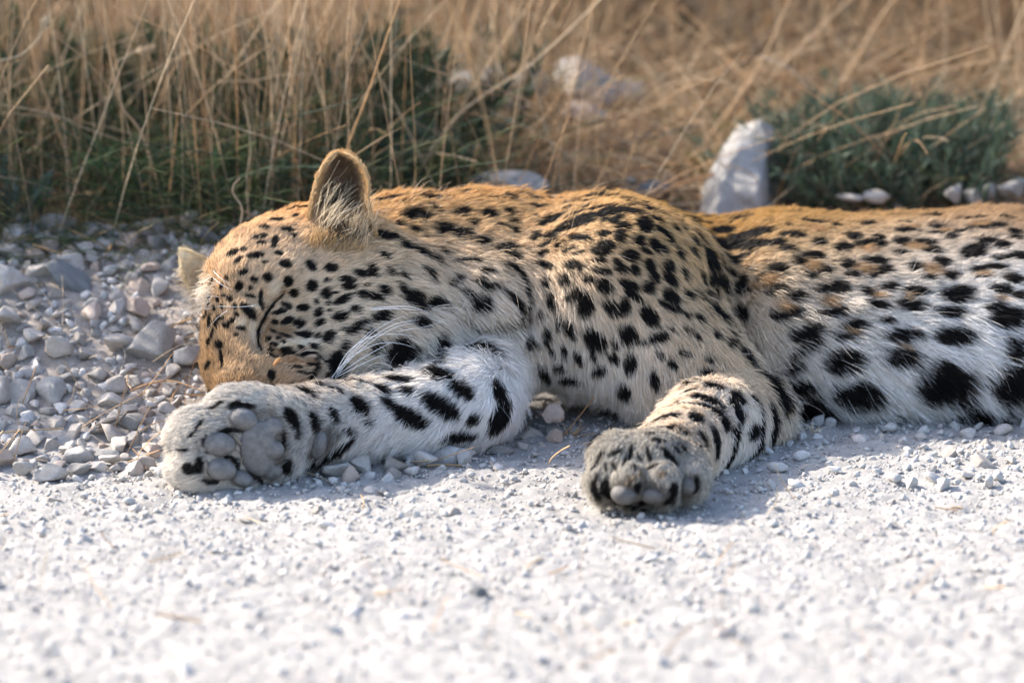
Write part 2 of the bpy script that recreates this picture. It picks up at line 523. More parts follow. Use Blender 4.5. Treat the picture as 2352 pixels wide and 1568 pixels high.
traced(130, 985, 94, 76, 'round white stone, largest in the lower left of the gravel', MAT_PALE, 18, (0, .1, 0), cuts=9)
traced(75, 1082, 82, 48, 'flat grey stone below the round white stone', MAT_GREY, 19, (0, .1, .2))
traced(45, 820, 58, 58, 'pinkish stone at the left edge above the round white stone', MAT_PEACH, 20)
traced(140, 775, 62, 56, 'greenish grey stone touching the pinkish stone at the left edge', MAT_GREY, 21)
traced(150, 878, 58, 46, 'pale stone resting on top of the round white stone', MAT_PALE, 22)
traced(472, 205, 66, 52, 'pointed pale stone at the grass edge above the dark slab', MAT_PALE, 23)
traced(582, 236, 40, 32, 'small pale stone right of the pointed stone at the grass edge', MAT_PALE, 24)
traced(840, 258, 62, 34, 'low pale stone behind the peach-coloured block', MAT_GREY, 25)
traced(918, 292, 66, 46, 'grey stone beside the tip of the far ear', MAT_GREY, 26)
traced(880, 148, 46, 40, 'white stone in the green grass above the far ear', MAT_PALE, 27)
traced(972, 116, 52, 34, 'pale stone in the grass left of the blue grey rock', MAT_PALE, 28)
traced(1050, 182, 86, 30, 'long flat pale stone behind the far ear', MAT_PALE, 29, (0, .25, 0))
traced(1155, 150, 98, 72, 'blue grey rock at the grass edge behind the forehead', MAT_DARK, 30, (0, .3, .3), 'rock', cuts=10)
traced(612, 1030, 122, 62, 'broad rough stone below the largest grey rock', MAT_PALE, 31, (0, .2, .1), cuts=11, rough=.05)
traced(722, 930, 62, 50, 'rough white stone just under the largest grey rock', MAT_PALE, 32, rough=.05)
traced(910, 1075, 62, 50, 'white stone with a chipped side near the paw\'s upper left', MAT_PALE, 33)
traced(795, 1092, 64, 42, 'pale stone with an orange underside beside the broad rough stone', MAT_PEACH, 34)
traced(862, 1158, 66, 72, 'tall pale stone left of the outstretched paw', MAT_PALE, 35, (0, -.3, 0))
traced(610, 1128, 42, 66, 'upright egg-shaped grey stone', MAT_GREY, 36, (0, .1, 0), cuts=6)
traced(302, 1155, 62, 54, 'angular white stone in the lower left gravel', MAT_PALE, 37)
traced(282, 1266, 56, 44, 'rounded pale stone below the angular white stone', MAT_PALE, 38)
traced(400, 1195, 42, 76, 'upright long pale stone beside the angular white stone', MAT_PALE, 39, (0, .2, 0))
traced(446, 1276, 34, 50, 'small upright white stone below the long pale stone', MAT_PALE, 40, (0, .1, 0))
traced(728, 1242, 58, 52, 'grey stone under the splintered wood', MAT_GREY, 41)
traced(600, 1316, 62, 28, 'flat bluish grey stone at the foot of the heap', MAT_DARK, 42, Z0)
traced(785, 1376, 68, 54, 'pyramid-shaped pale stone near the bottom of the heap', MAT_PALE, 43, (0, .2, 0))
traced(806, 1432, 36, 40, 'white stone in front of the pyramid-shaped stone', MAT_PALE, 44)
tail_list = [(890,1258,42,40),(62,1266,46,44),(432,946,42,46),(466,990,40,34),(280,932,34,46),(516,660,38,38),(440,690,40,50),(386,722,42,26),(416,640,42,30),(305,446,46,46),(130,645,42,46),(205,560,46,32),
 (350,540,34,34),(520,610,38,30),(630,640,50,36),(690,300,56,48),(640,255,50,40),(520,300,52,34),(360,490,38,28),(150,290,36,34),(100,560,50,28),(60,705,42,26),(330,860,34,36),(400,870,36,26),(260,1080,60,34),
 (430,1060,64,40),(510,1110,50,30),(200,1155,42,40),(20,1150,34,56),(130,1195,50,34),(560,1270,40,26),(690,1330,40,36),(640,1395,56,28),(480,1385,50,30),(330,1375,52,34),(400,1400,48,26),(210,1345,56,30),(120,1365,40,28),
 (905,500,28,26),(950,500,28,28),(930,545,26,26),(975,465,30,28),(985,600,22,36),(1040,600,36,22),(1060,690,34,30),(1010,740,40,28),(960,660,30,26),(880,570,28,26),(905,620,36,24),(850,500,28,24),(1030,660,36,24),(800,890,44,26),
 (850,940,40,30),(930,970,40,32),(1000,900,30,26),(1060,960,30,32),(740,1010,44,44),(905,955,34,30),(960,1050,40,50),(1040,1060,46,34),(905,1255,44,36),(1075,880,26,30),(560,840,30,20),(510,855,30,24),(620,870,26,22)]
GRP = 'limestone pebbles heaped left of the leopard'
MARKS = [((345, 792), 'around the largest grey rock'), ((55, 903), 'around the round white stone at lower left'), ((165, 640), 'around the dark slab'), ((400, 1010), 'beside the outstretched paw'), ((430, 700), 'under the far ear'),
         ((10, 700), 'along the left edge below the boulder'), ((200, 1040), 'at the foot of the heap'), ((300, 540), 'at the grass edge of the heap'), ((180, 760), 'in the middle of the gravel heap'), ((200, 900), 'between the grey rock and the white stone')]
def pix(p):
    d = np.array(p) - CAM
    z_ = d @ FWD
    return PW / 2 + d[0] / z_ * DIST * PW, PH / 2 - (d @ UPV) / z_ * DIST * PW
def heap_label(p, r, mat):
    x, y = pix(p)
    w = min(MARKS, key=lambda m: (m[0][0] - x) ** 2 + (m[0][1] - y) ** 2)[1]
    c = {MAT_PALE.name: 'whitish', MAT_GREY.name: 'grey', MAT_PEACH.name: 'pinkish'}[mat.name]
    return ('thumb-sized ' if r > .0145 else 'small ') + c + ' limestone pebble ' + w
for (x, y, a, bq) in tail_list:
    m_ = random.choice([MAT_PALE, MAT_PALE, MAT_PALE, MAT_GREY, MAT_PEACH])
    o_ = traced(x, y, a, bq, 'x', m_, group=GRP, name='pebble')
    o_['label'] = heap_label(o_.location, max(o_.scale), m_)
def mid_px(x, y): return (1500 + x * .44643) * .574219, (1150 + y * .44643) * .574219
km = .44643 * .574219 * px
traced(1590, 1140, 105, 108, 'tall peach stone standing in the gap under the breast', MAT_PEACH, 51, (0, .15, .3), conv_=mid_px, k=km, ymax=.118)
traced(1405, 1310, 118, 70, 'broad white stone between foreleg and breast', MAT_PALE, 52, (0, .2, 0), conv_=mid_px, k=km, ymax=.118)
traced(1375, 1345, 84, 66, 'white stone leaning on the broad stone between the forelegs', MAT_PALE, 53, conv_=mid_px, k=km, ymax=.118)
traced(1610, 1355, 84, 92, 'pale upright stone before the tall peach stone', MAT_PEACH, 54, (0, .1, 0), conv_=mid_px, k=km, ymax=.118)
traced(1330, 1420, 84, 58, 'rounded stone in front of the broad white stone', MAT_PALE, 55, conv_=mid_px, k=km, ymax=.118)
traced(1490, 1420, 54, 42, 'small stone between the rounded and the pale upright stone', MAT_PALE, 56, conv_=mid_px, k=km, ymax=.118)
traced(1115, 1450, 140, 58, 'flat stone with a brown leaf below the elbow', MAT_GREY, 57, (0, -.05, 0), conv_=mid_px, k=km, ymax=.118)
traced(1185, 1350, 64, 56, 'grey stone beside the foreleg\'s elbow', MAT_GREY, 58, conv_=mid_px, k=km, ymax=.118)
traced(1620, 1285, 120, 56, 'low grey stone behind the pale upright stone', MAT_GREY, 59, conv_=mid_px, k=km, ymax=.118)
traced(910, 1420, 50, 42, 'grey pebble right under the foreleg', MAT_GREY, 60, conv_=mid_px, k=km, ymax=.118)
traced(735, 1440, 70, 46, 'pale pebble under the foreleg with a flat top', MAT_PALE, 61, conv_=mid_px, k=km, ymax=.118)
traced(570, 1490, 70, 34, 'flat bluish pebble under the middle of the foreleg', MAT_DARK, 62, Z0, conv_=mid_px, k=km, ymax=.118)
traced(800, 1380, 72, 30, 'thin flat pebble touching the foreleg\'s fur', MAT_PALE, 63, Z0, conv_=mid_px, k=km, ymax=.118)
traced(690, 1490, 62, 34, 'small pale pebble in front of the flat-topped pebble', MAT_PALE, 64, conv_=mid_px, k=km, ymax=.118)
traced(1905, 1410, 66, 34, 'pinkish pebble left of the near paw', MAT_PEACH, 65, Z0, conv_=mid_px, k=km, ymax=.118)
traced(1800, 1300, 76, 56, 'grey stone in the dark gap under the breast', MAT_GREY, 66, conv_=mid_px, k=km, ymax=.118)
def pic(x, y): return x, y
traced(1854, 1073, 22, 13, 'single white pebble lying alone right of the near elbow', MAT_PALE, 71, Z0, conv_=pic, k=px)
traced(2250, 1062, 34, 24, 'white stone on the road near the right edge', MAT_PALE, 72, Z0, conv_=pic, k=px)
traced(2185, 1040, 24, 17, 'pale stone on the road left of the right-edge stone', MAT_PALE, 73, Z0, conv_=pic, k=px)
for i_, (x, y, a, bq) in enumerate([(2030,1010,20,14),(2075,1020,16,12),(2110,1005,18,12),(2260,1020,18,14),(2300,985,22,14),(2140,1080,20,12),(2220,1090,22,12),(1960,1000,14,10),(1995,1040,14,9),(2325,1060,20,13),(1900,1040,12,8),(2060,1060,14,9),(1170,1130,16,11),(1040,1175,20,13),(560,1195,22,14),(730,1170,18,11),(960,1205,20,12),(1110,1110,12,8),(1420,1200,18,12),(880,1130,14,9),(330,1180,16,10),(120,1150,20,12),(1780,1170,16,10),(1910,1130,16,10),(2050,1150,18,11)]):
    w_ = 'on the road close to the flank' if x > 1880 and y < 1045 else ('on the road towards the right edge' if x > 1750 else ('in front of the near paw' if x > 1340 else ('between the two paws' if x > 800 else ('in front of the outstretched paw' if x > 420 else 'in front of the gravel heap'))))
    traced(x, y, a, bq, ('rounded ' if a < 1.45 * bq else 'flat ') + ('larger ' if a >= 19 else 'small ') + 'pale stone lying loose ' + w_, MAT_PALE, conv_=pic, k=px, group='loose stones on the road', name='pebble')
# behind the leopard
def back(x, y, a, bq, yd, label, mat, seed, rot, **kw):
    sc = np.linalg.norm(at(x, y, yd) - CAM) / DIST * px
    return stone('rock', at(x, y, yd), (a * sc, (a + bq) * .45 * sc, bq * sc), label, mat, seed=seed, rot=rot, **kw)
def hull_rock(name, pts, mat, label, rough=.004, cuts=9, seed=3):
    """a broken block: the hull of given corners, its faces divided and roughened"""
    P = np.array([at(*p) for p in pts]); c = P.mean(0); sc_ = np.abs(P - c).max()
    bm = bmesh.new()
    for p in (P - c) / sc_: bm.verts.new(p)
    h = bmesh.ops.convex_hull(bm, input=bm.verts)
    bmesh.ops.delete(bm, geom=[v for v in bm.verts if not v.link_faces], context='VERTS')
    bmesh.ops.subdivide_edges(bm, edges=bm.edges[:], cuts=cuts, use_grid_fill=True)
    bmesh.ops.triangulate(bm, faces=bm.faces[:])
    bm.verts.index_update()
    V = np.array([v.co[:] for v in bm.verts]); F = np.array([[v.index for v in f.verts] for f in bm.faces]); bm.free()
    r = np.random.default_rng(seed)
    for fq, am in ((3, .10), (8, .06), (20, .03)):
        D = r.normal(size=(7, 3)) * fq; ph = r.uniform(0, 6.28, 7)
        V = V * (1 + am * np.sin(V @ D.T + ph).mean(1)[:, None] * 2)
    o = mesh_obj(name, V, F, mat, smooth_shade=False)
    o.location = c; o.scale = (sc_,) * 3
    STONES.append((c, sc_ * .6))
    return tag(o, label, 'stone')
hull_rock('rock', [(1588, 500, .66), (1606, 440, .64), (1640, 372, .66), (1672, 318, .70), (1705, 292, .70), (1745, 284, .70), (1778, 305, .70), (1786, 400, .70), (1790, 500, .68), (1690, 350, .63), (1755, 360, .64), (1650, 420, .60), (1740, 440, .60), (1640, 510, .58), (1750, 510, .59), (1700, 300, .80), (1770, 320, .80), (1620, 470, .78), (1790, 480, .80)],
          MAT_GREY, 'tall angular grey boulder beside the green shrub')
back(1180, 425, 104, 34, .60, 'low white rock showing just over the leopard\'s neck', MAT_PALE, 82, (0, .05, 0), rough=.06)
back(1340, 185, 104, 64, .95, 'large blurred white rock in the dry grass behind the neck', MAT_PALE, 83, (0, .1, .2), cuts=9)
back(1225, 190, 66, 46, .97, 'blurred white rock touching the large white rock on its left', MAT_PALE, 183, (0, .1, .2), cuts=9)
back(1085, 190, 92, 44, .98, 'blurred grey rock left of the large white rock', MAT_GREY, 84, (0, .1, .1))
back(1345, 268, 60, 36, .88, 'pale blurred rock below the large white rock', MAT_PEACH, 85, (0, .3, .1))
back(1445, 215, 52, 34, 1.1, 'blurred pale stone right of the large white rock', MAT_PALE, 184, (0, .1, .4))
back(1165, 235, 60, 32, .95, 'low blurred pale stone below the grey rock', MAT_PALE, 185, (0, .1, .1))
back(1010, 205, 50, 30, 1.05, 'leftmost blurred stone of the row behind the neck', MAT_GREY, 186, (0, .1, .1))
back(1640, 150, 100, 120, 1.6, 'big blue grey rock far back behind the dry stalks', MAT_DARK, 86, (0, .1, .3))
back(1806, 280, 28, 26, .95, 'small white stone left of the shrub\'s top', MAT_PALE, 87, (0, .1, .3))
back(1490, 190, 32, 30, 1.35, 'small pinkish blurred stone right of the large white rock', MAT_PEACH, 88, (0, .1, .3))
back(1500, 440, 40, 26, .66, 'bluish stone low behind the shoulder', MAT_DARK, 89, (0, .1, .3))
for (x, y, a, bq, w) in ((2190, 445, 20, 24, 'leftmost pointed'), (2238, 447, 28, 22, 'widest'), (2272, 440, 16, 20, 'smallest upright'), (2325, 440, 36, 26, 'large pale right-edge')):
    back(x, y, a, bq, .60, w + ' stone in the row behind the flank under the shrub', MAT_GREY, int(x), (0, .1, .2), cuts=13, rough=.06)
back(2015, 450, 34, 16, .60, 'low flat pale stone behind the flank, below the shrub\'s middle', MAT_PALE, 91, Z0)
back(1950, 455, 34, 10, .60, 'thin pale stone behind the flank under the shrub\'s left side', MAT_PALE, 92, Z0)

traced(1105, 1362, 26, 18, 'single dark pebble out of focus in the middle of the foreground', MAT_DARK, 93, Z0, conv_=pic, k=px)
# loose gravel: pebbles scattered, the largest as single things, the rest joined
cx_ = np.array([s[0] for s in STONES]); cr_ = np.array([s[1] for s in STONES])
cells = {}
def cell_add(p, r):
    cells.setdefault((int(p[0] // .03), int(p[1] // .03)), []).append((p[0], p[1], r))
for p, r in STONES: cell_add(p, r)
def free(x, y, r, ov):
    i, j = int(x // .03), int(y // .03)
    for a_ in (-2, -1, 0, 1, 2):
        for b_ in (-2, -1, 0, 1, 2):
            for (x2, y2, r2) in cells.get((i + a_, j + b_), ()):
                if (x - x2) ** 2 + (y - y2) ** 2 < ((r + r2) * ov) ** 2: return False
    return True
cand = []
def scatter(n, xr, yr, rr, ov, pw=2.0, dens=None):
    rs = np.sort(rr[0] + (rr[1] - rr[0]) * rng.random(n) ** pw)[::-1]
    for r in rs:
        x, y = rng.uniform(*xr), rng.uniform(*yr)
        if dens is not None and rng.random() > dens(x, y): continue
        if not free(x, y, r, ov): continue
        z = float(ground(x, y))
        if sdf(np.array([x, y, z + r * .6])) < r * .3: continue
        cell_add((x, y), r)
        cand.append((x, y, z, r))
hd = lambda x, y: float(smooth(.02, -.16, x) * smooth(-.10, .0, y) * smooth(.50, .43, y))
scatter(4600, (-.78, .02), (-.10, .58), (.0058, .0180), .72, 1.6, hd)
scatter(5200, (-.78, .02), (-.14, .58), (.0024, .0058), .85, 1.4, hd)
scatter(260, (.0, .9), (.46, .75), (.004, .012), .9, 1.5)
scatter(500, (-.9, .9), (-.30, .25), (.0030, .0065), 1.0, 2.2)
scatter(60, (-.7, .7), (-1.05, -.12), (.004, .009), 1.0, 2.2)
scatter(170, (.22, .62), (-.12, .20), (.004, .0105), 1.0, 1.8)
scatter(9500, (-.85, .85), (-1.15, .30), (.0016, .0046), 1.0, 2.0)
for _ in range(16000):
    x, y, r = rng.uniform(-.75, .75), rng.uniform(-.55, .28), rng.uniform(.0008, .0020)
    z = float(ground(x, y))
    if sdf(np.array([x, y, z + r])) > 0: cand.append((x, y, z, r))
cand.sort(key=lambda q: -q[3])
pick = [q for q in cand if -.52 < q[0] < -.10 and q[1] > -.1 and q[1] < .56][:190]
ps = set(id(q) for q in pick)
for q in pick:
    x, y, z, r = q
    m_ = random.choice([MAT_PALE, MAT_PALE, MAT_PALE, MAT_GREY, MAT_PEACH])
    stone('pebble', (x, y, z + r * random.uniform(.25, .6)), (r * random.uniform(.9, 1.25), r * random.uniform(.85, 1.1), r * random.uniform(.6, .95)), heap_label((x, y, z), r, m_), m_, GRP)
gravel_mat, nt, b = mkmat('loose_gravel')
an = node(nt, 'ShaderNodeAttribute', attribute_name='col')
tc = node(nt, 'ShaderNodeTexCoord'); n2 = node(nt, 'ShaderNodeTexNoise'); n2.inputs['Scale'].default_value = 420; n2.inputs['Detail'].default_value = 4
nt.links.new(tc.outputs['Object'], n2.inputs['Vector'])
mr = node(nt, 'ShaderNodeMapRange'); mr.inputs['From Min'].default_value = .3; mr.inputs['From Max'].default_value = .7; mr.inputs['To Min'].default_value = .8; mr.inputs['To Max'].default_value = 1.15
nt.links.new(n2.outputs[0], mr.inputs['Value'])
vm = node(nt, 'ShaderNodeVectorMath', operation='SCALE'); nt.links.new(an.outputs['Color'], vm.inputs[0]); nt.links.new(mr.outputs[0], vm.inputs['Scale'])
nt.links.new(vm.outputs[0], b.inputs['Base Color']); b.inputs['Roughness'].default_value = .92; b.inputs['Specular IOR Level'].default_value = .2
for big in (True, False):
    base = ico1 if big else ico0
    shapes = [rock_shape(base[0], 300 + i, 9 + i % 4, .05, (.30, .78)) for i in range(20)]
    sel = [q for q in cand if id(q) not in ps and (q[3] > .0042) == big]
    Vs, Fs, Cs = [], [], []
    off = 0
    for (x, y, z, r) in sel:
        P = shapes[rng.integers(20)] * (r * rng.uniform(.75, 1.25, 3) * [1, 1, .8])
        a_ = rng.uniform(0, 6.28); ca, sa = math.cos(a_), math.sin(a_)
        P = np.stack([P[:, 0] * ca - P[:, 1] * sa, P[:, 0] * sa + P[:, 1] * ca, P[:, 2] + P[:, 0] * rng.normal() * .2], 1)
        Vs.append(P + [x, y, z + r * rng.uniform(.15, .55)]); Fs.append(base[1] + off); off += len(P)
        t = rng.random()
        c = np.array([.455, .437, .415]) if t < .75 else (np.array([.41, .397, .379]) if t < .9 else np.array([.48, .425, .385]))
        Cs.append(np.tile(c * rng.uniform(.9, 1.12), (len(P), 1)))
    o = mesh_obj('gravel', np.concatenate(Vs), np.concatenate(Fs), gravel_mat, smooth_shade=False, col=np.concatenate(Cs))
    tag(o, 'loose white limestone gravel scattered between the larger stones' if big else 'fine white limestone chips strewn over the road', 'gravel', kind='stuff')
    print('gravel', big, len(sel), sum(len(f) for f in Fs))
# ------------------------------------------------------------------ coat: spots, and shaded gaps put in as marks, read off in enlargements (x, y, half length, half width, tilt)
def conv(src0, f):
    k = 0.574219
    return lambda x, y: ((src0[0] + x * f) * k, (src0[1] + y * f) * k), f * k
FACE = conv((650, 550), .70153)
NECK = conv((1500, 650), .70140)
ARM = conv((2200, 1400), .46769)
FLANK = conv((2800, 700), .70168)
PAW = conv((600, 1400), .46769)
spots_gaps_face = [(795,402,32,13,10),(757,452,18,16,0),(655,472,26,16,-20),(680,415,22,9,-20),(712,527,32,15,-5),(578,518,24,15,-20),(560,568,38,13,-15),
(563,606,20,11,-10),(640,600,28,16,100),(745,560,16,10,30),(660,665,22,11,10),(528,676,42,14,-20),(700,725,30,18,5),(580,715,16,9,-20),(402,660,20,14,-60),
(465,640,16,9,-20),(435,700,22,12,-60),(462,768,24,12,-30),(520,810,20,14,20),(598,800,26,20,0),(438,850,28,17,110),(500,858,16,10,0),(340,850,16,9,-40),
(372,802,14,8,-50),(715,818,24,22,0),(845,730,28,22,20),(960,745,36,20,5),(850,845,28,28,0),(750,885,22,24,0),(935,888,26,26,0),(940,815,18,12,0),
(1058,812,40,18,10),(1065,850,38,16,0),(1140,780,42,18,25),(1200,762,36,18,70),(1160,843,18,10,0),(1145,897,32,18,10),(1215,912,38,18,15),(1265,872,34,20,40),
(800,968,34,18,-5),(705,960,26,15,0),(892,998,26,18,-40),(1030,925,52,18,-30),(950,945,12,12,0),(875,935,18,12,60),(990,885,16,8,0),(1105,985,28,20,30),
(1020,1025,44,22,-10),(955,985,14,8,0),(900,1058,26,18,-10),(1250,1022,52,26,-25),(1115,1085,60,22,-35),(775,1065,36,18,-20),(708,1045,30,16,-20),
(640,1055,18,13,0),(805,1128,32,20,-25),(668,993,34,13,-20),(950,1140,36,26,-60),(885,1135,14,14,0),(690,1130,18,10,0),(630,1110,15,10,0),(660,1145,14,9,0),
(610,1150,14,9,0),(720,1140,12,9,0),(690,1168,14,9,0),(635,1180,20,11,0),(700,1207,30,11,0),(620,1210,18,8,0),(1035,1100,12,10,0),(860,1195,28,16,10),
(790,1200,18,11,0),(740,1240,18,11,0),(620,1245,22,9,10),(820,1235,34,11,-10),(1045,1190,30,20,-60),(1175,1120,30,12,-40),(1215,1200,40,22,-45),
(1330,1215,70,45,-40),(490,990,50,19,55),(500,905,28,10,10),(556,912,38,10,100),(555,965,20,12,80),(385,920,18,14,40),(415,965,16,10,60),(425,1010,14,10,40),  # first entry: gap under the cheek, its shade put in as a mark
(318,925,14,9,60),(340,965,12,8,60),(270,870,14,9,80),(285,820,12,8,80),(325,1030,14,9,60),(310,1060,18,10,70),(270,1045,20,14,60),(345,1030,10,8,0),
(395,1050,22,12,-20),(365,1075,20,11,30),(450,1088,22,11,10),(330,1180,24,17,10),(270,1165,16,12,-30),(290,1112,18,10,60),(420,1125,13,9,0),(265,950,16,10,70),
(300,980,12,8,50),(252,1010,14,10,80),(350,900,11,8,0),(265,910,12,8,70),(620,1355,20,24,0),(870,1325,62,13,-50),(985,1268,60,22,-60),
(1000,1335,46,36,-60),(890,1268,50,11,20),(925,1370,34,10,-50),(262,1300,24,12,-20),(345,1270,34,9,55),
(840,1300,20,9,0),(760,1310,30,7,8),(800,1340,30,7,8)]
eye_line = [(690,892),(655,930),(622,970),(600,1000),(578,1035),(558,1070),(547,1105),(543,1140),(550,1180),(563,1208)]
brown_face = [(600,1110,60,30,95),(590,1050,40,16,-55),(700,1230,100,22,8),(660,920,60,18,-50),(760,1275,90,18,8),(690,1110,60,50,40),(860,1290,46,24,10)]
spots_gaps_neck = [(50,130,35,14,-10),(175,130,45,16,5),(395,165,38,20,15),(525,180,34,18,40),(680,210,35,20,10),(775,210,34,22,30),(870,175,60,18,5),(600,140,40,10,15),
(85,213,70,22,8),(295,213,75,20,5),(500,292,36,28,30),(240,310,65,32,-20),(142,358,26,16,0),(230,392,40,14,8),(645,295,36,24,30),(565,345,34,14,0),(765,288,30,20,0),
(400,385,50,34,-25),(55,430,34,25,45),(170,480,32,23,20),(720,365,30,14,-10),(795,345,26,14,0),(800,392,30,14,0),(500,415,50,26,-30),(610,450,52,22,-15),
(745,495,65,28,-15),(290,440,16,10,0),(60,540,28,18,60),(270,530,50,20,-15),(370,520,40,10,-15),(550,570,65,14,5),(480,575,35,12,0),(810,540,40,14,-10),
(640,620,40,14,10),(450,680,60,14,-25),(600,680,40,10,0),(655,712,55,18,-5),(515,750,45,16,-10),(600,805,65,38,-10),(345,800,50,40,0),(220,790,40,40,0),
(85,630,30,18,70),(160,650,25,20,0),(300,640,30,20,20),(240,910,45,30,0),(800,815,48,14,50),(530,1085,70,36,20),(160,1100,70,45,-20),(150,720,30,18,60),  # last but one: gap above the foreleg, shade put into the coat
(945,255,35,30,40),(915,315,18,12,0),(990,345,55,14,3),(1060,310,34,18,20),(1110,265,35,12,10),(1125,232,38,12,10),(1035,212,40,12,-10),
(1260,195,40,30,30),(1335,185,26,14,20),(1270,265,45,20,5),(1215,315,58,20,20),(1165,355,46,18,15),(915,425,34,24,-10),(1035,405,36,20,10),
(1000,462,55,14,-10),(1170,432,52,20,30),(1305,410,36,18,0),(1395,425,34,38,0),(1400,280,55,36,30),(1370,330,34,20,20),(1415,370,38,20,20),(1310,490,58,36,-15),
(1250,500,20,14,0),(960,522,35,14,5),(1110,500,30,12,0),(1165,518,30,10,0),(985,590,55,20,25),(1140,590,55,26,15),(1285,562,40,16,10),(1300,620,55,18,8),
(1230,670,32,22,0),(1315,705,48,34,30),(985,682,28,28,0),(1095,672,36,30,0),(1145,755,48,28,-20),(1210,810,60,42,110),(1018,790,38,26,100),(960,860,24,12,100),
(1340,810,40,30,-30),(1420,815,36,40,0),(1390,855,60,16,0),(1450,700,60,26,25),(1385,570,28,16,20),(1405,610,40,24,10),(1480,615,32,26,30),(1455,535,48,32,0),
(1505,450,34,28,30),(1595,482,48,26,50),(1540,510,40,15,20),(1535,360,50,38,20),(1475,225,60,26,30),(1560,270,60,26,30),(1645,265,50,20,10),(1715,320,44,30,20),
(1650,410,46,22,20),(1715,385,45,32,40),(1565,590,36,28,60),(1590,655,40,24,50),(1670,600,46,34,50),(1680,670,50,28,30),(1560,715,44,30,40),(1475,760,65,18,35),
(1730,520,70,32,50),(1820,520,60,30,60),(1860,440,70,28,40),(1760,640,60,30,55),(1870,670,50,30,50),(1790,760,60,38,50),(1690,770,60,32,25),(1660,820,65,16,35),
(1730,845,50,22,25),(1850,890,60,28,40),(1900,580,60,34,60),(1850,340,50,30,50),(1060,900,46,18,105),(1125,945,50,30,100),(985,985,50,22,95),(890,1030,48,22,15),
(1085,1075,38,16,85),(1010,1070,30,14,60),(1170,1110,40,20,80),(1055,1160,30,22,-20),(1265,1000,70,50,80),(1450,980,60,44,60),(1565,880,70,36,50),(1620,1000,56,30,-10),
(1770,1090,60,26,20),(1700,1155,60,30,40),(1462,1150,52,38,110),(1370,1110,30,30,0),(1290,1180,40,24,-30),(1605,1240,60,22,80),(1440,1300,44,32,40),(960,1190,45,28,60),
(1115,1230,40,25,-30),(1890,1200,60,26,10),(1900,1130,50,18,30),(865,1340,45,28,0),(360,1220,75,24,20),(490,1300,75,38,35),(370,1390,110,46,20),(180,1310,45,18,10),
(40,1300,50,18,10),(80,1380,50,26,20),(190,1450,110,42,20),(555,1460,32,28,0),(705,1455,90,42,100),(700,1310,60,28,60),(130,1250,80,15,5),(470,1555,70,25,20),
(1640,500,24,18,0),(1780,870,40,20,40),(1780,960,60,18,35),(1700,960,50,16,30),(1840,1000,50,18,50),(1600,330,26,18,0),(1310,330,22,14,0),(870,690,16,10,90)]
collar = [(735,590),(770,592),(805,603),(835,625),(855,655),(870,700),(876,745),(874,790),(870,835),(868,880)]
crease = [(560,930),(610,934),(660,934),(710,925),(760,912),(810,906),(850,902)]  # dark line in the throat crease, shade put into the coat
ridge = [(1090,150),(1180,158),(1290,160),(1370,168),(1460,185),(1540,200),(1620,215),(1700,240),(1780,268),(1860,285),(1940,295)]
spots_gaps_arm = [(1200,290,85,28,-15),(1395,310,100,32,5),(1190,355,60,18,-5),(1355,430,95,46,0),(1135,465,90,22,15),(1600,410,85,50,45),(1765,480,110,48,60),(1020,570,85,38,0),
(1250,580,75,52,30),(1455,570,75,42,10),(1485,650,60,42,60),(1600,520,75,42,30),(1610,610,55,38,60),(1725,705,70,62,0),(1060,675,110,26,-5),(825,675,75,28,-30),
(850,720,45,15,0),(1300,770,80,40,55),(1420,790,80,48,60),(1565,815,62,52,80),(1730,865,55,55,0),(1850,840,100,38,80),(1895,680,130,38,80),(1510,960,65,48,-30),
(1735,980,50,38,-20),(1800,620,45,28,60),(1190,780,70,24,40),(930,775,70,18,0),(1130,840,60,24,60),(560,880,70,22,-20),(690,880,80,20,100),(850,900,80,18,70),
(410,960,80,22,100),(1030,930,90,26,40),(880,1000,40,18,0),(770,930,40,14,60),(640,960,50,16,80),(960,850,60,16,20),(480,1010,40,14,90),(400,1100,50,16,90),
(560,1010,40,14,50),(720,1000,40,12,100),(1080,860,50,16,30),(520,1230,34,80,0),(745,1190,34,60,0),(1050,1195,40,66,20),(1250,1150,26,80,0),(395,1200,36,70,0),(760,1310,60,26,0),(1030,1270,50,30,0)]  # last entries: gaps around the toes, their shade drawn as dark marks
brown_paw = [(770,1065,40,30,20),(960,1065,45,36,0),(665,1145,40,30,0),(700,1100,60,30,0)]
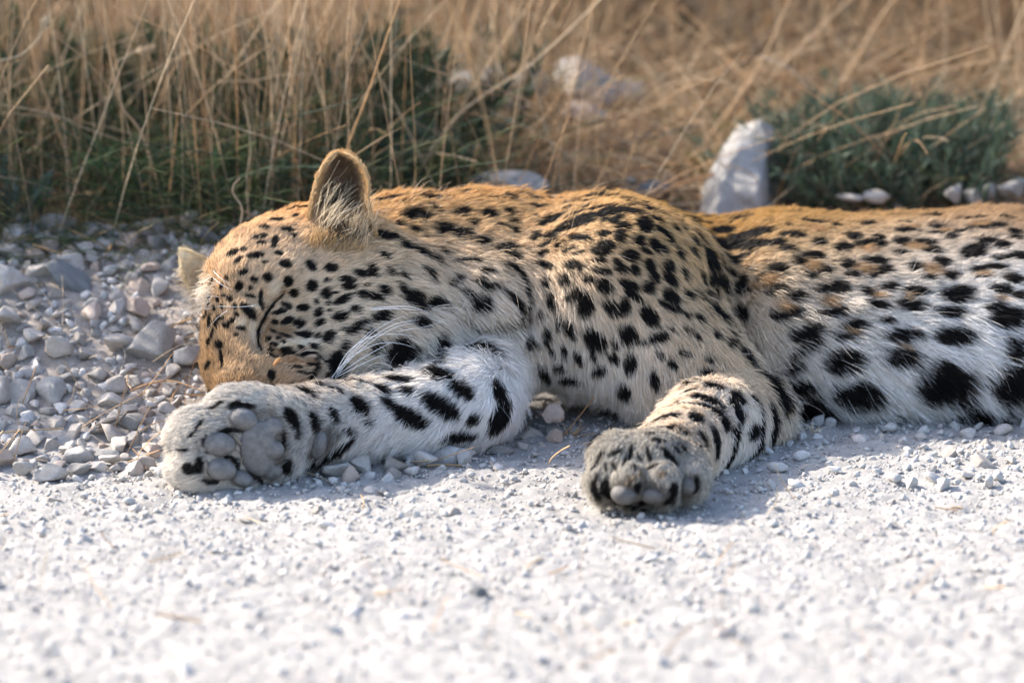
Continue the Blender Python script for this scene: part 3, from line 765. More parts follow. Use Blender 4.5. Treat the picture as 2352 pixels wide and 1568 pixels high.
spots_flank = [(130,320,60,20,10),(300,340,55,28,20),(320,405,50,40,40),(230,250,70,30,0),(525,215,40,20,10),(690,210,90,22,5),(640,265,45,28,40),(745,285,40,32,60),(1030,165,110,20,0),
(940,215,80,15,5),(950,285,80,26,10),(1090,215,50,15,0),(1320,235,100,19,8),(1170,275,75,15,0),(1190,325,80,13,3),(1345,300,40,16,0),(1410,285,50,12,10),
(1480,330,30,22,30),(1440,368,42,14,10),(1360,338,30,12,30),(1560,250,90,17,10),(1640,300,70,20,15),(1590,180,60,17,0),(1750,250,80,19,10),(1790,180,60,14,0),
(1800,330,50,14,10),(1800,362,40,12,0),(390,270,35,15,10),(510,290,35,21,0),(530,350,60,19,-10),(450,390,38,20,-20),(500,430,40,18,-20),(680,393,42,23,10),(880,355,48,21,5),(820,420,50,24,15),
(970,405,72,24,-15),(1010,362,40,16,0),(1150,385,50,21,10),(1150,448,55,16,0),(1280,390,55,19,15),(1320,430,70,19,5),(1560,440,60,42,20),(1640,385,60,17,5),
(1725,405,55,19,5),(1820,470,60,22,10),(1710,480,60,15,5),(640,470,70,17,-5),(580,510,40,28,70),(700,550,55,26,-20),(640,585,50,15,10),(845,520,50,27,0),
(1000,495,75,21,5),(1060,550,40,28,30),(875,580,48,17,10),(990,572,40,17,0),(1235,535,50,28,10),(1380,500,60,20,10),(1430,580,55,25,-10),(1310,602,50,15,5),
(1590,545,45,22,20),(1690,530,70,17,10),(1610,580,40,16,10),(1790,600,60,28,10),(240,630,48,42,80),(110,610,38,36,0),(440,550,55,26,20),(365,590,45,26,-60),
(440,660,60,26,-10),(200,490,42,34,30),(60,480,60,24,80),(555,700,44,32,20),(540,792,60,24,-10),(455,815,50,26,20),(690,660,40,24,-30),(790,650,60,36,10),
(760,788,85,21,-8),(690,797,40,16,0),(960,680,40,30,50),(1075,645,60,22,-10),(1010,750,65,23,3),(1230,670,80,20,5),(1200,750,85,32,3),(1480,690,100,46,-8),
(1430,790,95,27,3),(1720,660,60,26,10),(1690,765,60,32,0),(1760,820,110,52,0),(610,900,95,38,-15),(880,858,80,28,-5),(840,922,80,19,-3),(1065,835,45,15,3),
(1160,918,100,32,0),(1150,1030,95,46,0),(1440,920,110,42,0),(600,985,90,22,-30),(820,1050,105,52,-8),(540,1080,50,24,-30),(545,1175,100,32,-12),(900,1215,130,56,10),
(1400,1170,160,80,0),(1370,1080,60,36,0),(1790,1170,120,85,0),(1800,985,60,55,0),(680,1320,130,66,5),(1090,1370,140,46,10),(1560,1360,140,70,0),(100,790,32,28,0),
(250,790,50,30,30),(180,970,30,22,40),(270,1050,36,22,20),(385,1150,60,16,80),(420,1250,44,28,30),(60,690,28,22,60),(1820,700,50,26,10),(60,590,40,24,70),
(150,400,50,24,30),(60,370,50,30,60),(30,250,50,20,10)]
tan_flank = [(400,600,60,40,0),(640,530,70,36,0),(940,540,80,32,0),(740,725,60,42,0),(1330,550,80,38,0),(1240,412,90,24,0),(1410,325,50,22,0),(960,430,70,24,0),(490,750,60,36,0),
(870,892,60,18,0),(1020,695,50,26,0),(1190,705,50,22,0),(1620,570,70,20,0),(1600,290,70,20,0),(650,310,60,26,0),(1160,975,50,18,0),(1725,710,50,20,0),(1200,300,60,12,0),(330,640,40,30,0)]
spots_paw = [(1330,370,55,30,70),(1560,560,80,36,60),(1210,590,90,60,30),(1400,620,90,50,100),(1170,990,60,50,60),(1140,770,22,90,0),(1150,1000,26,50,20),(720,470,30,70,60),(760,690,60,20,10),(730,960,60,22,20),(640,905,110,20,0),(900,1080,90,26,30),(520,1000,24,70,10),(1690,690,60,30,20),(1440,930,120,36,10),(1600,360,60,24,30),
(1410,300,60,16,60),(1690,290,90,22,10),(1860,620,50,20,20),(1785,480,100,62,30),(330,1010,60,55,0),(800,480,110,30,-5),(640,690,120,26,-15),(560,890,120,18,10),(420,980,40,80,0),
(570,480,80,16,-20),(420,640,60,20,-60),(360,720,50,16,-40),(280,850,60,16,0),(470,780,30,60,0),(900,900,20,20,0),(1000,300,80,14,0),(1240,300,50,16,20),(1880,1050,120,30,5),
(520,1120,80,30,20),(940,1110,70,30,40),(750,1020,50,25,30),(1250,720,40,30,60),(1100,1020,30,60,30)]
def spot3(x, y, a, b, ang, crop, lim=2.0):
    """an elliptical mark in the picture as an ellipse lying on the body's surface"""
    f, k = crop
    X, Y = f(x, y)
    h = hit(X, Y)
    if h is None:
        return None
    c, n = h
    d = ray(X, Y)
    cs, sn = math.cos(math.radians(ang)), math.sin(math.radians(ang))
    sc = k * px * np.linalg.norm(c - CAM) / DIST
    out = []
    for vx, vy, r in ((cs, sn, a), (-sn, cs, b)):
        v = np.array([1.0, 0, 0]) * vx - UPV * vy
        v = v - d * ((v @ n) / (d @ n))          # slide along the view ray into the tangent plane
        l = np.linalg.norm(v)
        v = v / l * min(l, lim)
        out.append(v * r * sc)
    return c, out[0], out[1], n
def chain_spots(pts, r0, r1, crop, lim=2.0):
    res = []
    pts = spline(np.array(pts, float), len(pts) * 3)
    for i, p in enumerate(pts):
        t = abs(2 * i / (len(pts) - 1) - 1)
        r = r0 + (r1 - r0) * t
        res.append(spot3(p[0], p[1], r, r, 0, crop, lim))
    return [s for s in res if s]
DARK, BROWN = [], []
for lst, crop in ((spots_gaps_face, FACE), (spots_gaps_neck, NECK), (spots_gaps_arm, ARM), (spots_flank, FLANK), (spots_paw, PAW)):
    for s in lst:
        if crop is FACE: s = (s[0], s[1], s[2] * 1.28, s[3] * 1.34, s[4])
        edge_ = crop is NECK and s[0] > 1690
        if crop is NECK or crop is ARM: s = (s[0], s[1], s[2] * (.72 if edge_ else (1.0 if crop is ARM else (.95 if s[1] < 270 else 1.14))), s[3] * (.75 if edge_ else (1.05 if crop is ARM else 1.2)), s[4])
        if crop is FLANK: s = (s[0], s[1], s[2] * (.6 if s[1] < 300 else 1.12), s[3] * (1.0 if s[1] < 300 else 1.22), s[4])
        q = spot3(*s, crop, 1.3 if crop is FLANK and s[1] < 300 else 1.45 if crop is FACE else (2.2 if crop is FLANK else (1.15 if edge_ or s[1] < 270 else 1.7)))
        if q: DARK.append(q)
DARK += chain_spots(eye_line, 12, 8, FACE) + chain_spots(collar, 21, 11, NECK) + chain_spots(crease, 10, 7, NECK)
for (x, y) in ridge[::2]:
    q = spot3(x + random.uniform(-8, 8), y + random.uniform(2, 9), random.uniform(14, 20), 10, 12, NECK)
    if q: DARK.append(q)
TAN = [q for q in (spot3(s[0], s[1], s[2] * .95, s[3] * 1.0, s[4], FLANK) for s in tan_flank) if q]
BROWN += TAN
LIGHT = [q for q in (spot3(*s, FACE) for s in ((512,1090,15,85,8),(535,965,12,40,80),(640,850,48,30,-50),(690,1185,40,16,0),(800,1170,70,22,-30),(445,1060,30,40,0))) if q]
for s in brown_paw:
    q = spot3(*s, ARM)
    if q: BROWN.append(q)
for s in brown_face:
    q = spot3(*s, FACE)
    if q: BROWN.append(q)
DARK_FUR = [spot3(*s, PAW) for s in ((800,590,145,108,0),(583,805,160,116,0),(603,1020,155,108,0),(980,850,190,290,0),(1432,810,108,150,15),(790,1100,118,82,0))]  # fur darker around and between the pads
DARK_FUR += [spot3(*s, ARM) for s in ((640,1238,130,105,0),(890,1245,130,92,0),(1165,1165,100,95,0))]
DARK_FUR = [q for q in DARK_FUR if q]
# small spots that close the gaps on neck and shoulder
have = [s[0] for s in DARK]
for _ in range(900):
    X_, Y_ = random.uniform(900, 1730), random.uniform(430, 820)
    h_ = hit(X_, Y_)
    if h_ is None or (X_ < 1180 and Y_ > 600): continue
    if np.min(np.sum((np.array(have) - h_[0]) ** 2, 1)) < (.0150 if X_ > 1250 else .0175) ** 2: continue
    have.append(h_[0])
    q = spot3(X_, Y_, random.uniform(9, 15), random.uniform(6, 10), random.uniform(0, 50), (lambda x, y: (x, y), 1.0), 1.3)
    if q: DARK.append(q)
# rosettes on the parts of the body the photograph does not show
seen_c = np.array([s[0] for s in DARK])
extra = []
order = rng.permutation(len(body_V))
for i in order:
    p = body_V[i]
    if len(extra) > 420: break
    if p[0] < 0.49 and body_N[i] @ (CAM - p) > 0 : continue
    if np.min(np.sum((seen_c - p) ** 2, 1)) < .026 ** 2: continue
    if extra and np.min(np.sum((np.array([e[0] for e in extra]) - p) ** 2, 1)) < .030 ** 2: continue
    n = body_N[i]
    a = np.cross(n, [0.1, 0.2, 1.0]); a /= np.linalg.norm(a) + 1e-9
    b = np.cross(n, a)
    extra.append((p, a * .013, b * .010, n))
DARK += extra

def mark(P, lst, jit):
    """how deep each point lies inside the nearest mark (1 = inside)"""
    best = np.full(len(P), 9.0)
    o = np.argsort(P[:, 0]); xs = P[o, 0]
    for c, u, v, n in lst:
        r = max(np.linalg.norm(u), np.linalg.norm(v)) * 1.4
        i0, i1 = np.searchsorted(xs, [c[0] - r - .002, c[0] + r + .002])
        ii = o[i0:i1]
        d = P[ii] - c
        m = (np.abs(d[:, 1]) < r + .02) & (np.abs(d[:, 2]) < r + .02)
        ii = ii[m]; d = d[m]
        dn = d @ n
        du = d @ u / (u @ u); dv = d @ v / (v @ v)
        q = np.sqrt(du ** 2 + dv ** 2) + np.maximum(np.abs(dn) - .016, 0) * 100
        best[ii] = np.minimum(best[ii], q)
    return best + jit

# fields over the body, pinned at picture points: (x, y, value...)
def pins(lst):
    P, W = [], []
    for e in lst:
        if len(e[0]) == 2:
            h = hit(*e[0])
            if h is None: continue
            P.append(h[0])
        else:
            P.append(np.array(e[0], float))
        W.append(e[1])
    return np.array(P), np.array(W, float)
def field(Q, P, W, sig):
    out = np.zeros((len(Q), W.shape[1]))
    for i in range(0, len(Q), 60000):
        q = Q[i:i + 60000]
        d2 = ((q[:, None, :] - P[None]) ** 2).sum(2)
        w = np.exp(-d2 / (2 * sig * sig)) + 1e-7 / (d2 + 1e-4) ** 1.5 * 1e-3
        out[i:i + 60000] = (w @ W) / w.sum(1, keepdims=True)
    return out
col_P, col_W = pins([((620,560),(.60,.37,.17)),((700,500),(.58,.35,.16)),((560,650),(.62,.37,.16)),((500,720),(.56,.35,.17)),((540,800),(.50,.32,.16)),((570,860),(.35,.24,.14)),((640,860),(.40,.28,.17)),((500,850),(.30,.19,.10)),((480,870),(.18,.11,.07)),((470,800),(.46,.31,.17)),((600,830),(.42,.29,.17)),  # darkest pins at the nose: its shade put into the fur colour
 ((600,740),(.72,.58,.42)),((575,720),(.74,.60,.42)),((650,620),(.80,.68,.50)),((800,560),(.62,.40,.20)),((660,640),(.76,.62,.44)),((700,690),(.74,.62,.46)),((780,720),(.74,.62,.47)),((870,740),(.70,.56,.40)),((860,800),(.76,.68,.56)),((760,800),(.76,.67,.53)),
 ((720,850),(.52,.40,.27)),((950,830),(.66,.58,.48)),((930,720),(.55,.42,.27)),((470,690),(.78,.70,.60)),((1000,480),(.56,.36,.18)),((1100,440),(.50,.30,.14)),((950,560),(.62,.42,.22)),
 ((1050,600),(.68,.50,.31)),((1150,560),(.66,.44,.22)),((1000,680),(.68,.57,.43)),((1080,710),(.76,.71,.63)),((1180,700),(.74,.66,.55)),((1100,770),(.70,.63,.53)),((1250,560),(.66,.44,.23)),((1350,500),(.56,.37,.18)),((1350,440),(.42,.27,.13)),
 ((1450,580),(.58,.39,.20)),((1300,650),(.68,.52,.35)),((1300,760),(.74,.65,.53)),((1400,780),(.78,.71,.61)),((1500,700),(.64,.50,.34)),((1300,900),(.78,.70,.60)),((1450,900),(.78,.72,.64)),
 ((1600,620),(.55,.37,.19)),((1560,800),(.70,.60,.47)),((1650,760),(.56,.40,.23)),((1700,860),(.60,.45,.28)),((1620,920),(.70,.54,.37)),((1560,980),(.72,.57,.41)),((1720,980),(.76,.70,.61)),((1700,1050),(.76,.72,.66)),
 ((1480,1050),(.42,.39,.34)),((1400,1100),(.44,.41,.36)),((1560,1090),(.54,.50,.45)),((1450,1030),(.42,.40,.35)),((1000,930),(.84,.82,.80)),((800,960),(.82,.80,.78)),((1100,880),(.86,.84,.82)),((1050,810),(.78,.78,.79)),((1180,900),(.76,.74,.72)),((700,950),(.56,.53,.49)),
 ((620,930),(.56,.53,.48)),((540,925),(.52,.48,.43)),((450,980),(.52,.48,.42)),((420,1060),(.70,.63,.54)),((450,1115),(.64,.58,.51)),((1700,520),(.42,.26,.11)),((1850,500),(.40,.25,.11)),((2050,490),(.38,.25,.13)),((2300,490),(.38,.26,.16)),  # upper flank: brown fur, darkened further with shade put into the colour
 ((1800,580),(.54,.38,.21)),((1950,580),(.56,.42,.27)),((2150,590),(.56,.46,.35)),((1850,680),(.62,.52,.40)),((2050,700),(.68,.61,.52)),((2250,680),(.70,.66,.60)),((1780,760),(.64,.52,.38)),((1900,800),(.78,.75,.71)),((2100,800),(.80,.78,.76)),
 ((2300,800),(.82,.81,.80)),((1850,900),(.76,.73,.69)),((2050,940),(.78,.74,.69)),((2300,930),(.78,.75,.71)),((.80,.40,.20),(.46,.30,.16)),((.8,.2,.05),(.75,.7,.64)),((1.2,.36,.04),(.5,.36,.2)),((.3,.5,.1),(.45,.29,.13)),((0,.38,.1),(.5,.3,.13))])
flow_P, flow_W = pins([((620,560),(.3,.6,.7)),((520,700),(-.3,.4,.9)),((490,780),(-.4,.3,.9)),((560,800),(-.1,.2,1)),((580,860),(.1,.1,1)),((660,640),(.5,.2,.8)),((700,560),(.6,.5,.5)),((800,560),(.9,.3,.2)),
 ((640,850),(.7,.1,.6)),((720,850),(1,.1,.05)),((650,760),(.9,.1,.1)),((760,720),(1,.2,.15)),((760,800),(1,.1,-.15)),((870,740),(1,.2,-.1)),((860,820),(.9,0,-.5)),((950,830),(.6,0,-.9)),((480,860),(-.6,-.2,.2)),
 ((950,520),(1,.2,0)),((1000,600),(1,.1,-.3)),((1050,680),(.9,-.1,-.5)),((1100,720),(.8,-.1,-.6)),((1150,740),(.6,-.1,-.8)),((1100,440),(1,.2,0)),((1250,560),(1,0,-.2)),((1350,470),(1,.1,0)),((1450,560),(.9,0,-.4)),((1300,700),(.5,-.1,-.8)),
 ((1400,780),(.5,-.2,-.8)),((1550,700),(.7,-.1,-.8)),((1650,760),(.6,-.1,-.9)),((1300,880),(-.4,-.3,-1)),((1420,920),(-.6,-.3,-.8)),((1230,850),(-.2,-.2,-1)),((1560,830),(.2,-.4,-1)),((1620,920),(-.5,-.7,-.3)),((1560,990),(-.5,-.9,-.3)),
 ((1720,960),(-.3,-.7,-.7)),((1740,1030),(.1,-.5,-.8)),((1480,1060),(-.2,-1,-.3)),((1400,1090),(-.4,-.8,-.4)),((1100,880),(-.8,-.2,-.05)),((1150,930),(-.2,-.4,-.9)),((1050,950),(-.7,-.3,-.7)),((900,950),(-1,-.3,-.35)),((900,900),(-1,0,.15)),((800,970),(-1,-.2,-.4)),
 ((700,960),(-1,-.2,0)),((600,920),(-1,-.1,.2)),((450,980),(-.9,-.2,.1)),((430,1070),(-.9,-.1,-.3)),((1050,810),(-.7,-.1,.5)),((1200,930),(.3,-.2,-.8)),((1700,520),(1,0,.1)),((1900,500),(1,0,0)),((2200,500),(1,0,0)),((1850,650),(1,0,-.15)),
 ((2200,650),(1,0,-.1)),((1850,780),(1,-.1,-.15)),((2150,780),(1,-.1,-.25)),((1850,900),(.9,-.1,-.5)),((2100,900),(.85,-.2,-.6)),((2300,900),(.85,-.2,-.6)),((1750,720),(.6,-.1,-.8)),((.9,.3,.12),(1,0,0)),((.8,0,.05),(.6,-.3,-.1)),((1.2,.36,.04),(1,-.1,0))])
len_P, len_W = pins([((620,560),(.0075,)),((520,700),(.008,)),((560,800),(.007,)),((580,870),(.007,)),((640,850),(.0075,)),((720,850),(.009,)),((650,640),(.009,)),((640,760),(.006,)),((760,720),(.010,)),((870,740),(.014,)),((860,820),(.018,)),((950,830),(.024,)),
 ((950,520),(.013,)),((1050,600),(.018,)),((1100,720),(.024,)),((1150,560),(.014,)),((1250,560),(.012,)),((1400,500),(.010,)),((1300,700),(.016,)),((1300,850),(.014,)),((1420,890),(.016,)),((1350,900),(.013,)),((1550,700),(.012,)),((1650,700),(.012,)),((1620,900),(.010,)),
 ((1560,990),(.009,)),((1720,980),(.011,)),((1480,1060),(.007,)),((1400,1100),(.008,)),((1100,880),(.013,)),((950,950),(.014,)),((1150,950),(.011,)),((800,960),(.015,)),((600,930),(.009,)),((450,980),(.007,)),((440,1090),(.008,)),((1050,810),(.024,)),
 ((1900,500),(.009,)),((2200,500),(.009,)),((2000,560),(.011,)),((2250,560),(.011,)),((1950,650),(.015,)),((2200,650),(.016,)),((1950,800),(.026,)),((2200,800),(.028,)),((2000,940),(.032,)),((2250,940),(.034,)),((1760,780),(.022,)),((.9,.3,.15),(.016,)),((1.2,.36,.04),(.012,))])

_g = col_W.mean(1, keepdims=True); col_W = np.clip(_g + (col_W - _g) * (1 + .22 * smooth(.55, .35, _g)), .02, .95)
col_W = col_W ** (1 - .34 * smooth(.42, .68, col_W.mean(1)))[:, None]
BLACK = np.array([.006, .0048, .004])
_tab = rng.normal(size=(65536, 4))
def clump(P, s):
    """random values shared by neighbours in soft cells of size s"""
    q = np.floor(P / s + rng.normal(size=P.shape) * .25).astype(np.int64)
    return _tab[(q[:, 0] * 73856093 ^ q[:, 1] * 19349663 ^ q[:, 2] * 83492791) & 65535]
def base_coat(P):
    c = field(P, col_P, col_W, .045)
    v_ = (rng.normal(size=(len(P), 1)) * .15 + clump(P, .004)[:, :1] * .07 + clump(P, .010)[:, 1:2] * .05) * (1 - .65 * smooth(.5, .8, c.mean(1, keepdims=True)))
    c = c * np.clip(1 + v_, .45, 1.5)
    ag = (rng.random((len(P), 1)) < .10) & (c.mean(1, keepdims=True) < .55)     # dark-tipped hairs in the tawny parts
    return np.where(ag, c * .45, c)
def coat(P, jit, c=None):
    if c is None: c = base_coat(P)
    qb = mark(P, BROWN, jit)
    w = smooth(1.5, .35, qb + rng.normal(size=len(P)) * .22)[:, None]
    c = c * (1 - w) + (c * np.array([.62, .50, .39])) * w
    qs = mark(P, DARK_FUR, jit)
    w = smooth(1.3, .8, qs + rng.normal(size=len(P)) * .08)[:, None]
    c = c * (1 - w * np.array([.62, .64, .66]))
    wt_ = smooth(1.0, .6, mark(P, TAN, jit))[:, None]
    c = c * (1 - wt_ * .75) + np.array([.44, .27, .13]) * (1 + rng.normal(size=(len(P), 1)) * .15) * wt_ * .75
    ql = mark(P, LIGHT, jit)
    w = smooth(1.5, .4, ql + rng.normal(size=len(P)) * .15)[:, None] * .8
    c = c * (1 - w) + np.array([.80, .71, .56]) * (1 + rng.normal(size=(len(P), 1)) * .12) * w
    q = mark(P, DARK, jit)
    w = smooth(1.06, .92, q)[:, None] * (1 - .92 * wt_)
    return np.clip(c * (1 - w) + BLACK * (1 + rng.random((len(P), 1)) * .8) * w, .005, .95)

# fur material: colour sits in each strand
fur_mat = bpy.data.materials.new('fur')
fur_mat.use_nodes = True
nt = fur_mat.node_tree
nt.nodes.remove(nt.nodes['Principled BSDF'])
at_n = node(nt, 'ShaderNodeAttribute', attribute_name='col')
df = node(nt, 'ShaderNodeBsdfPrincipled'); df.inputs['Roughness'].default_value = .48; df.inputs['Specular IOR Level'].default_value = .18
tr = node(nt, 'ShaderNodeBsdfTranslucent')
mx = node(nt, 'ShaderNodeMixShader'); mx.inputs[0].default_value = .32
nt.links.new(at_n.outputs['Color'], df.inputs['Base Color']); nt.links.new(at_n.outputs['Color'], tr.inputs[0])
nt.links.new(df.outputs[0], mx.inputs[1]); nt.links.new(tr.outputs[0], mx.inputs[2])
nt.links.new(mx.outputs[0], nt.nodes['Material Output'].inputs[0])

def fur_obj(name, pts, rad, col, parent):
    """pts (N,K,3), rad (K,) or (N,K), col (N,3) -> one hair object"""
    N, K, _ = pts.shape
    hc = bpy.data.hair_curves.new(name)
    hc.add_curves([K] * N)
    hc.position_data.foreach_set('vector', pts.astype(np.float32).ravel())
    r = np.broadcast_to(rad, (N, K)).astype(np.float32)
    ra = hc.attributes.get('radius') or hc.attributes.new('radius', 'FLOAT', 'POINT')
    ra.data.foreach_set('value', np.ascontiguousarray(r).ravel())
    if col.ndim == 2: col = np.repeat(col[:, None], K, 1)
    c = np.ones((N, K, 4), dtype=np.float32); c[..., :3] = col
    ca = hc.attributes.new('col', 'FLOAT_COLOR', 'POINT')
    ca.data.foreach_set('color', c.ravel())
    hc.materials.append(fur_mat)
    o = bpy.data.objects.new(name, hc)
    COL.objects.link(o)
    o.parent = parent
    return o
def sample(V, F, N, n, wt=None):
    tri = np.concatenate([F[:, [0, 1, 2]], F[:, [0, 2, 3]]]) if F.shape[1] == 4 else F
    a, b, c = V[tri[:, 0]], V[tri[:, 1]], V[tri[:, 2]]
    ar = np.linalg.norm(np.cross(b - a, c - a), axis=1)
    if wt is not None:
        ar = ar * wt[tri].mean(1)
    cs = np.cumsum(ar)
    i = np.minimum(np.searchsorted(cs, rng.random(n) * cs[-1]), len(tri) - 1)
    u, v = rng.random(n), rng.random(n)
    m = u + v > 1; u[m], v[m] = 1 - u[m], 1 - v[m]
    w = 1 - u - v
    P = a[i] * w[:, None] + b[i] * u[:, None] + c[i] * v[:, None]
    Nn = N[tri[i, 0]] * w[:, None] + N[tri[i, 1]] * u[:, None] + N[tri[i, 2]] * v[:, None]
    return P, Nn / (np.linalg.norm(Nn, axis=1, keepdims=True) + 1e-9)
def unit(v):
    return v / (np.linalg.norm(v, axis=-1, keepdims=True) + 1e-9)
def strands(P, N, flow, L, lift, K=5, droop=0.15, mess=.22, cl=.006):
    n = len(P)
    f = flow - N * (flow * N).sum(1, keepdims=True)
    f = unit(f)
    c1 = clump(P, cl); c2 = clump(P, cl * 3.2)
    f = unit(f + c1[:, :3] * mess + c2[:, :3] * mess * .6 + rng.normal(size=(n, 3)) * .10)
    f = f - N * np.minimum((f * N).sum(1, keepdims=True), 0)
    L = L * (1 + .16 * c1[:, 3] + .12 * rng.normal(size=n)).clip(.5, 1.6)
    lf = (lift * (1 + .25 * c2[:, 3:4] + .15 * rng.normal(size=(n, 1)))).clip(.08, 1.5)
    t = np.linspace(0, 1, K)[None, :, None]
    up = N[:, None] * (lf[:, None] * (t - .48 * t * t))
    fw = f[:, None] * (t * (1 - .10 * lf[:, None]))
    g = np.array([0, 0, -1.0]) * (droop * t * t)
    return P[:, None] + (up + fw + g) * L[:, None, None]
# ------------------------------------------------------------------ the leopard: body mesh, fur, ears, pads, whiskers
skin, nt, b = mkmat('leopard_skin')
a_ = node(nt, 'ShaderNodeAttribute', attribute_name='col')
nt.links.new(a_.outputs['Color'], b.inputs['Base Color'])
b.inputs['Roughness'].default_value = .85
leopard = mesh_obj('leopard', body_V, body_F, skin, col=coat(body_V, np.zeros(len(body_V))) * .8)
tag(leopard, 'spotted leopard asleep on white gravel, head resting behind its outstretched foreleg', 'leopard')

# pads: each a blended volume of its own. (x, y, depth) of the sole side
pad_mat, nt, b = mkmat('paw_pad')
tn = node(nt, 'ShaderNodeTexCoord'); n1 = node(nt, 'ShaderNodeTexNoise'); n1.inputs['Scale'].default_value = 650; n1.inputs['Detail'].default_value = 4
n2 = node(nt, 'ShaderNodeTexNoise'); n2.inputs['Scale'].default_value = 130; n2.inputs['Detail'].default_value = 6; n2.inputs['Roughness'].default_value = .7
nt.links.new(tn.outputs['Object'], n1.inputs['Vector']); nt.links.new(tn.outputs['Object'], n2.inputs['Vector'])
cr = node(nt, 'ShaderNodeValToRGB')
cr.color_ramp.elements[0].position = .3; cr.color_ramp.elements[0].color = (.085, .082, .08, 1)
cr.color_ramp.elements[1].position = .75; cr.color_ramp.elements[1].color = (.215, .205, .197, 1)
nt.links.new(n2.outputs[0], cr.inputs[0]); nt.links.new(cr.outputs[0], b.inputs['Base Color'])
bp = node(nt, 'ShaderNodeBump'); bp.inputs['Strength'].default_value = .9; bp.inputs['Distance'].default_value = .0009
nt.links.new(n1.outputs[0], bp.inputs['Height']); nt.links.new(bp.outputs[0], b.inputs['Normal'])
b.inputs['Roughness'].default_value = .62
bare = []            # spheres kept free of fur
pad_shaded = pad_mat.copy(); pad_shaded.name = 'paw_pad_shaded'  # same pad skin, darkened for the near paw: shade put into the colour
for n_ in pad_shaded.node_tree.nodes:
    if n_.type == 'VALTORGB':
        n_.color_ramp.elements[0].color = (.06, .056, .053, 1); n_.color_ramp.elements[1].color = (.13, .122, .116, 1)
def pad(name, blobs, k=.006, mat=None):
    cs = np.array([bl[0] for bl in blobs]); rs = np.array([max(bl[1]) for bl in blobs])
    v = Volume(cs.min(0) - rs.max() - .004, cs.max(0) + rs.max() + .004, .0011)
    for c, r, rot in blobs:
        v.ell(c, r, k, rot)
        bare.append((np.array(c), np.array(r), rot))
    V, F = v.mesh()
    return mesh_obj(name, V, F, mat or pad_mat, leopard)
def tilt(deg, nrm=None):
    """rows: long axis in the picture plane, depth axis, short axis"""
    c, s = math.cos(math.radians(deg)), math.sin(math.radians(deg))
    return np.array([[c, 0, -s], [0, 1, 0], [s, 0, c]])
def sole(cx, cy, inset):
    h = hit(*PAW[0](cx, cy))
    return h[0] + np.array([0, inset, 0])
k_ = PAW[1] * px
for (cx, cy, a1, b1, dg) in ((797, 590, 112, 82, -18), (583, 805, 130, 92, -8), (603, 1020, 122, 84, -12), (785, 1103, 88, 62, -25)):
    pad('toe_pad', [(sole(cx, cy, .001), (a1 * 1.12 * k_, .010, b1 * 1.12 * k_), tilt(-dg))])
pad('palm_pad', [(sole(900, 840, .001), (130 * k_, .0085, 215 * k_), tilt(0)), (sole(945, 760, .001), (120 * k_, .0085, 150 * k_), tilt(0)), (sole(945, 930, .001), (120 * k_, .0085, 150 * k_), tilt(0)), (sole(1045, 660, .001), (92 * k_, .008, 80 * k_), tilt(0)), (sole(1048, 850, .000), (98 * k_, .008, 84 * k_), tilt(0)), (sole(1040, 1030, .001), (95 * k_, .008, 80 * k_), tilt(0))], .002)
pad('wrist_pad', [(sole(1432, 810, .002), (80 * k_, .011, 125 * k_), tilt(18))])
k4 = ARM[1] * px
def front(cx, cy, inset):
    h = hit(*ARM[0](cx, cy))
    return h[0] + np.array([0, inset, 0])
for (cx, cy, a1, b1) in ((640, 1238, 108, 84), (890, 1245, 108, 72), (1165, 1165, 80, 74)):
    pad('toe_pad', [(front(cx, cy, .005), (a1 * 1.08 * k4, .013, b1 * 1.08 * k4), None)], mat=pad_shaded)

# body fur
face_cam = (body_N * unit(CAM - body_V)).sum(1)
wt = np.where((body_V[:, 0] < .56) & ((face_cam > -.35)), 1.0, .12)
wt *= np.where(body_V[:, 2] < -.005, .2, 1)
wt *= np.where((body_V[:, 0] < -.06) & (body_V[:, 2] > .07), 1.5, 1)
N_FUR = 500000
fp, fn = sample(body_V, body_F, body_N, N_FUR, wt)
keep = np.ones(len(fp), bool)
for c, r, rot in bare:
    d = fp - c
    if rot is not None:
        d = d @ np.array(rot).T
    keep &= ((d / (np.array(r) + np.array([.0022, .010, .0022]))) ** 2).sum(1) > 1.0
fp, fn = fp[keep], fn[keep]
fl = field(fp, flow_P, flow_W, .035)
ln = field(fp, len_P, len_W, .035)[:, 0]
lift = .36 + .28 * smooth(.012, .03, ln)
st = strands(fp, fn, fl, ln, lift[:, None], mess=.17)
def flatpos(k):
    m_ = st[:, k]
    return m_ - fn * ((m_ - fp) * fn).sum(1, keepdims=True)
jit_ = clump(fp, .003)[:, 0] * .05 + rng.normal(size=len(fp)) * .06
bc_ = base_coat(flatpos(2))
cA, cB = coat(flatpos(1), jit_, bc_.copy()), coat(flatpos(3), jit_, bc_.copy())
cc3 = np.stack([cA, cA, (cA + cB) / 2, cB, cB], 1)
cc = cB
rad = np.array([.00025, .00024, .00021, .00016, .00006])[None] * (1 + .5 * smooth(.006, .025, ln))[:, None]
fur_obj('fur', st, rad, cc3, leopard)

# long loose guard hairs
gi = rng.choice(len(fp), 6000, replace=False)
gi = gi[(ln[gi] > .011)]
gs = strands(fp[gi], fn[gi], fl[gi], ln[gi] * 1.5, (lift[gi] * 1.3)[:, None], K=6, mess=.35)
gcol = np.clip(cc[gi] * .6 + np.array([.35, .33, .30]), 0, .92)
gcol[cc[gi][:, 0] < .1] = BLACK * 3
fur_obj('guard_hair', gs, np.linspace(.00016, .00005, 6), gcol, leopard)

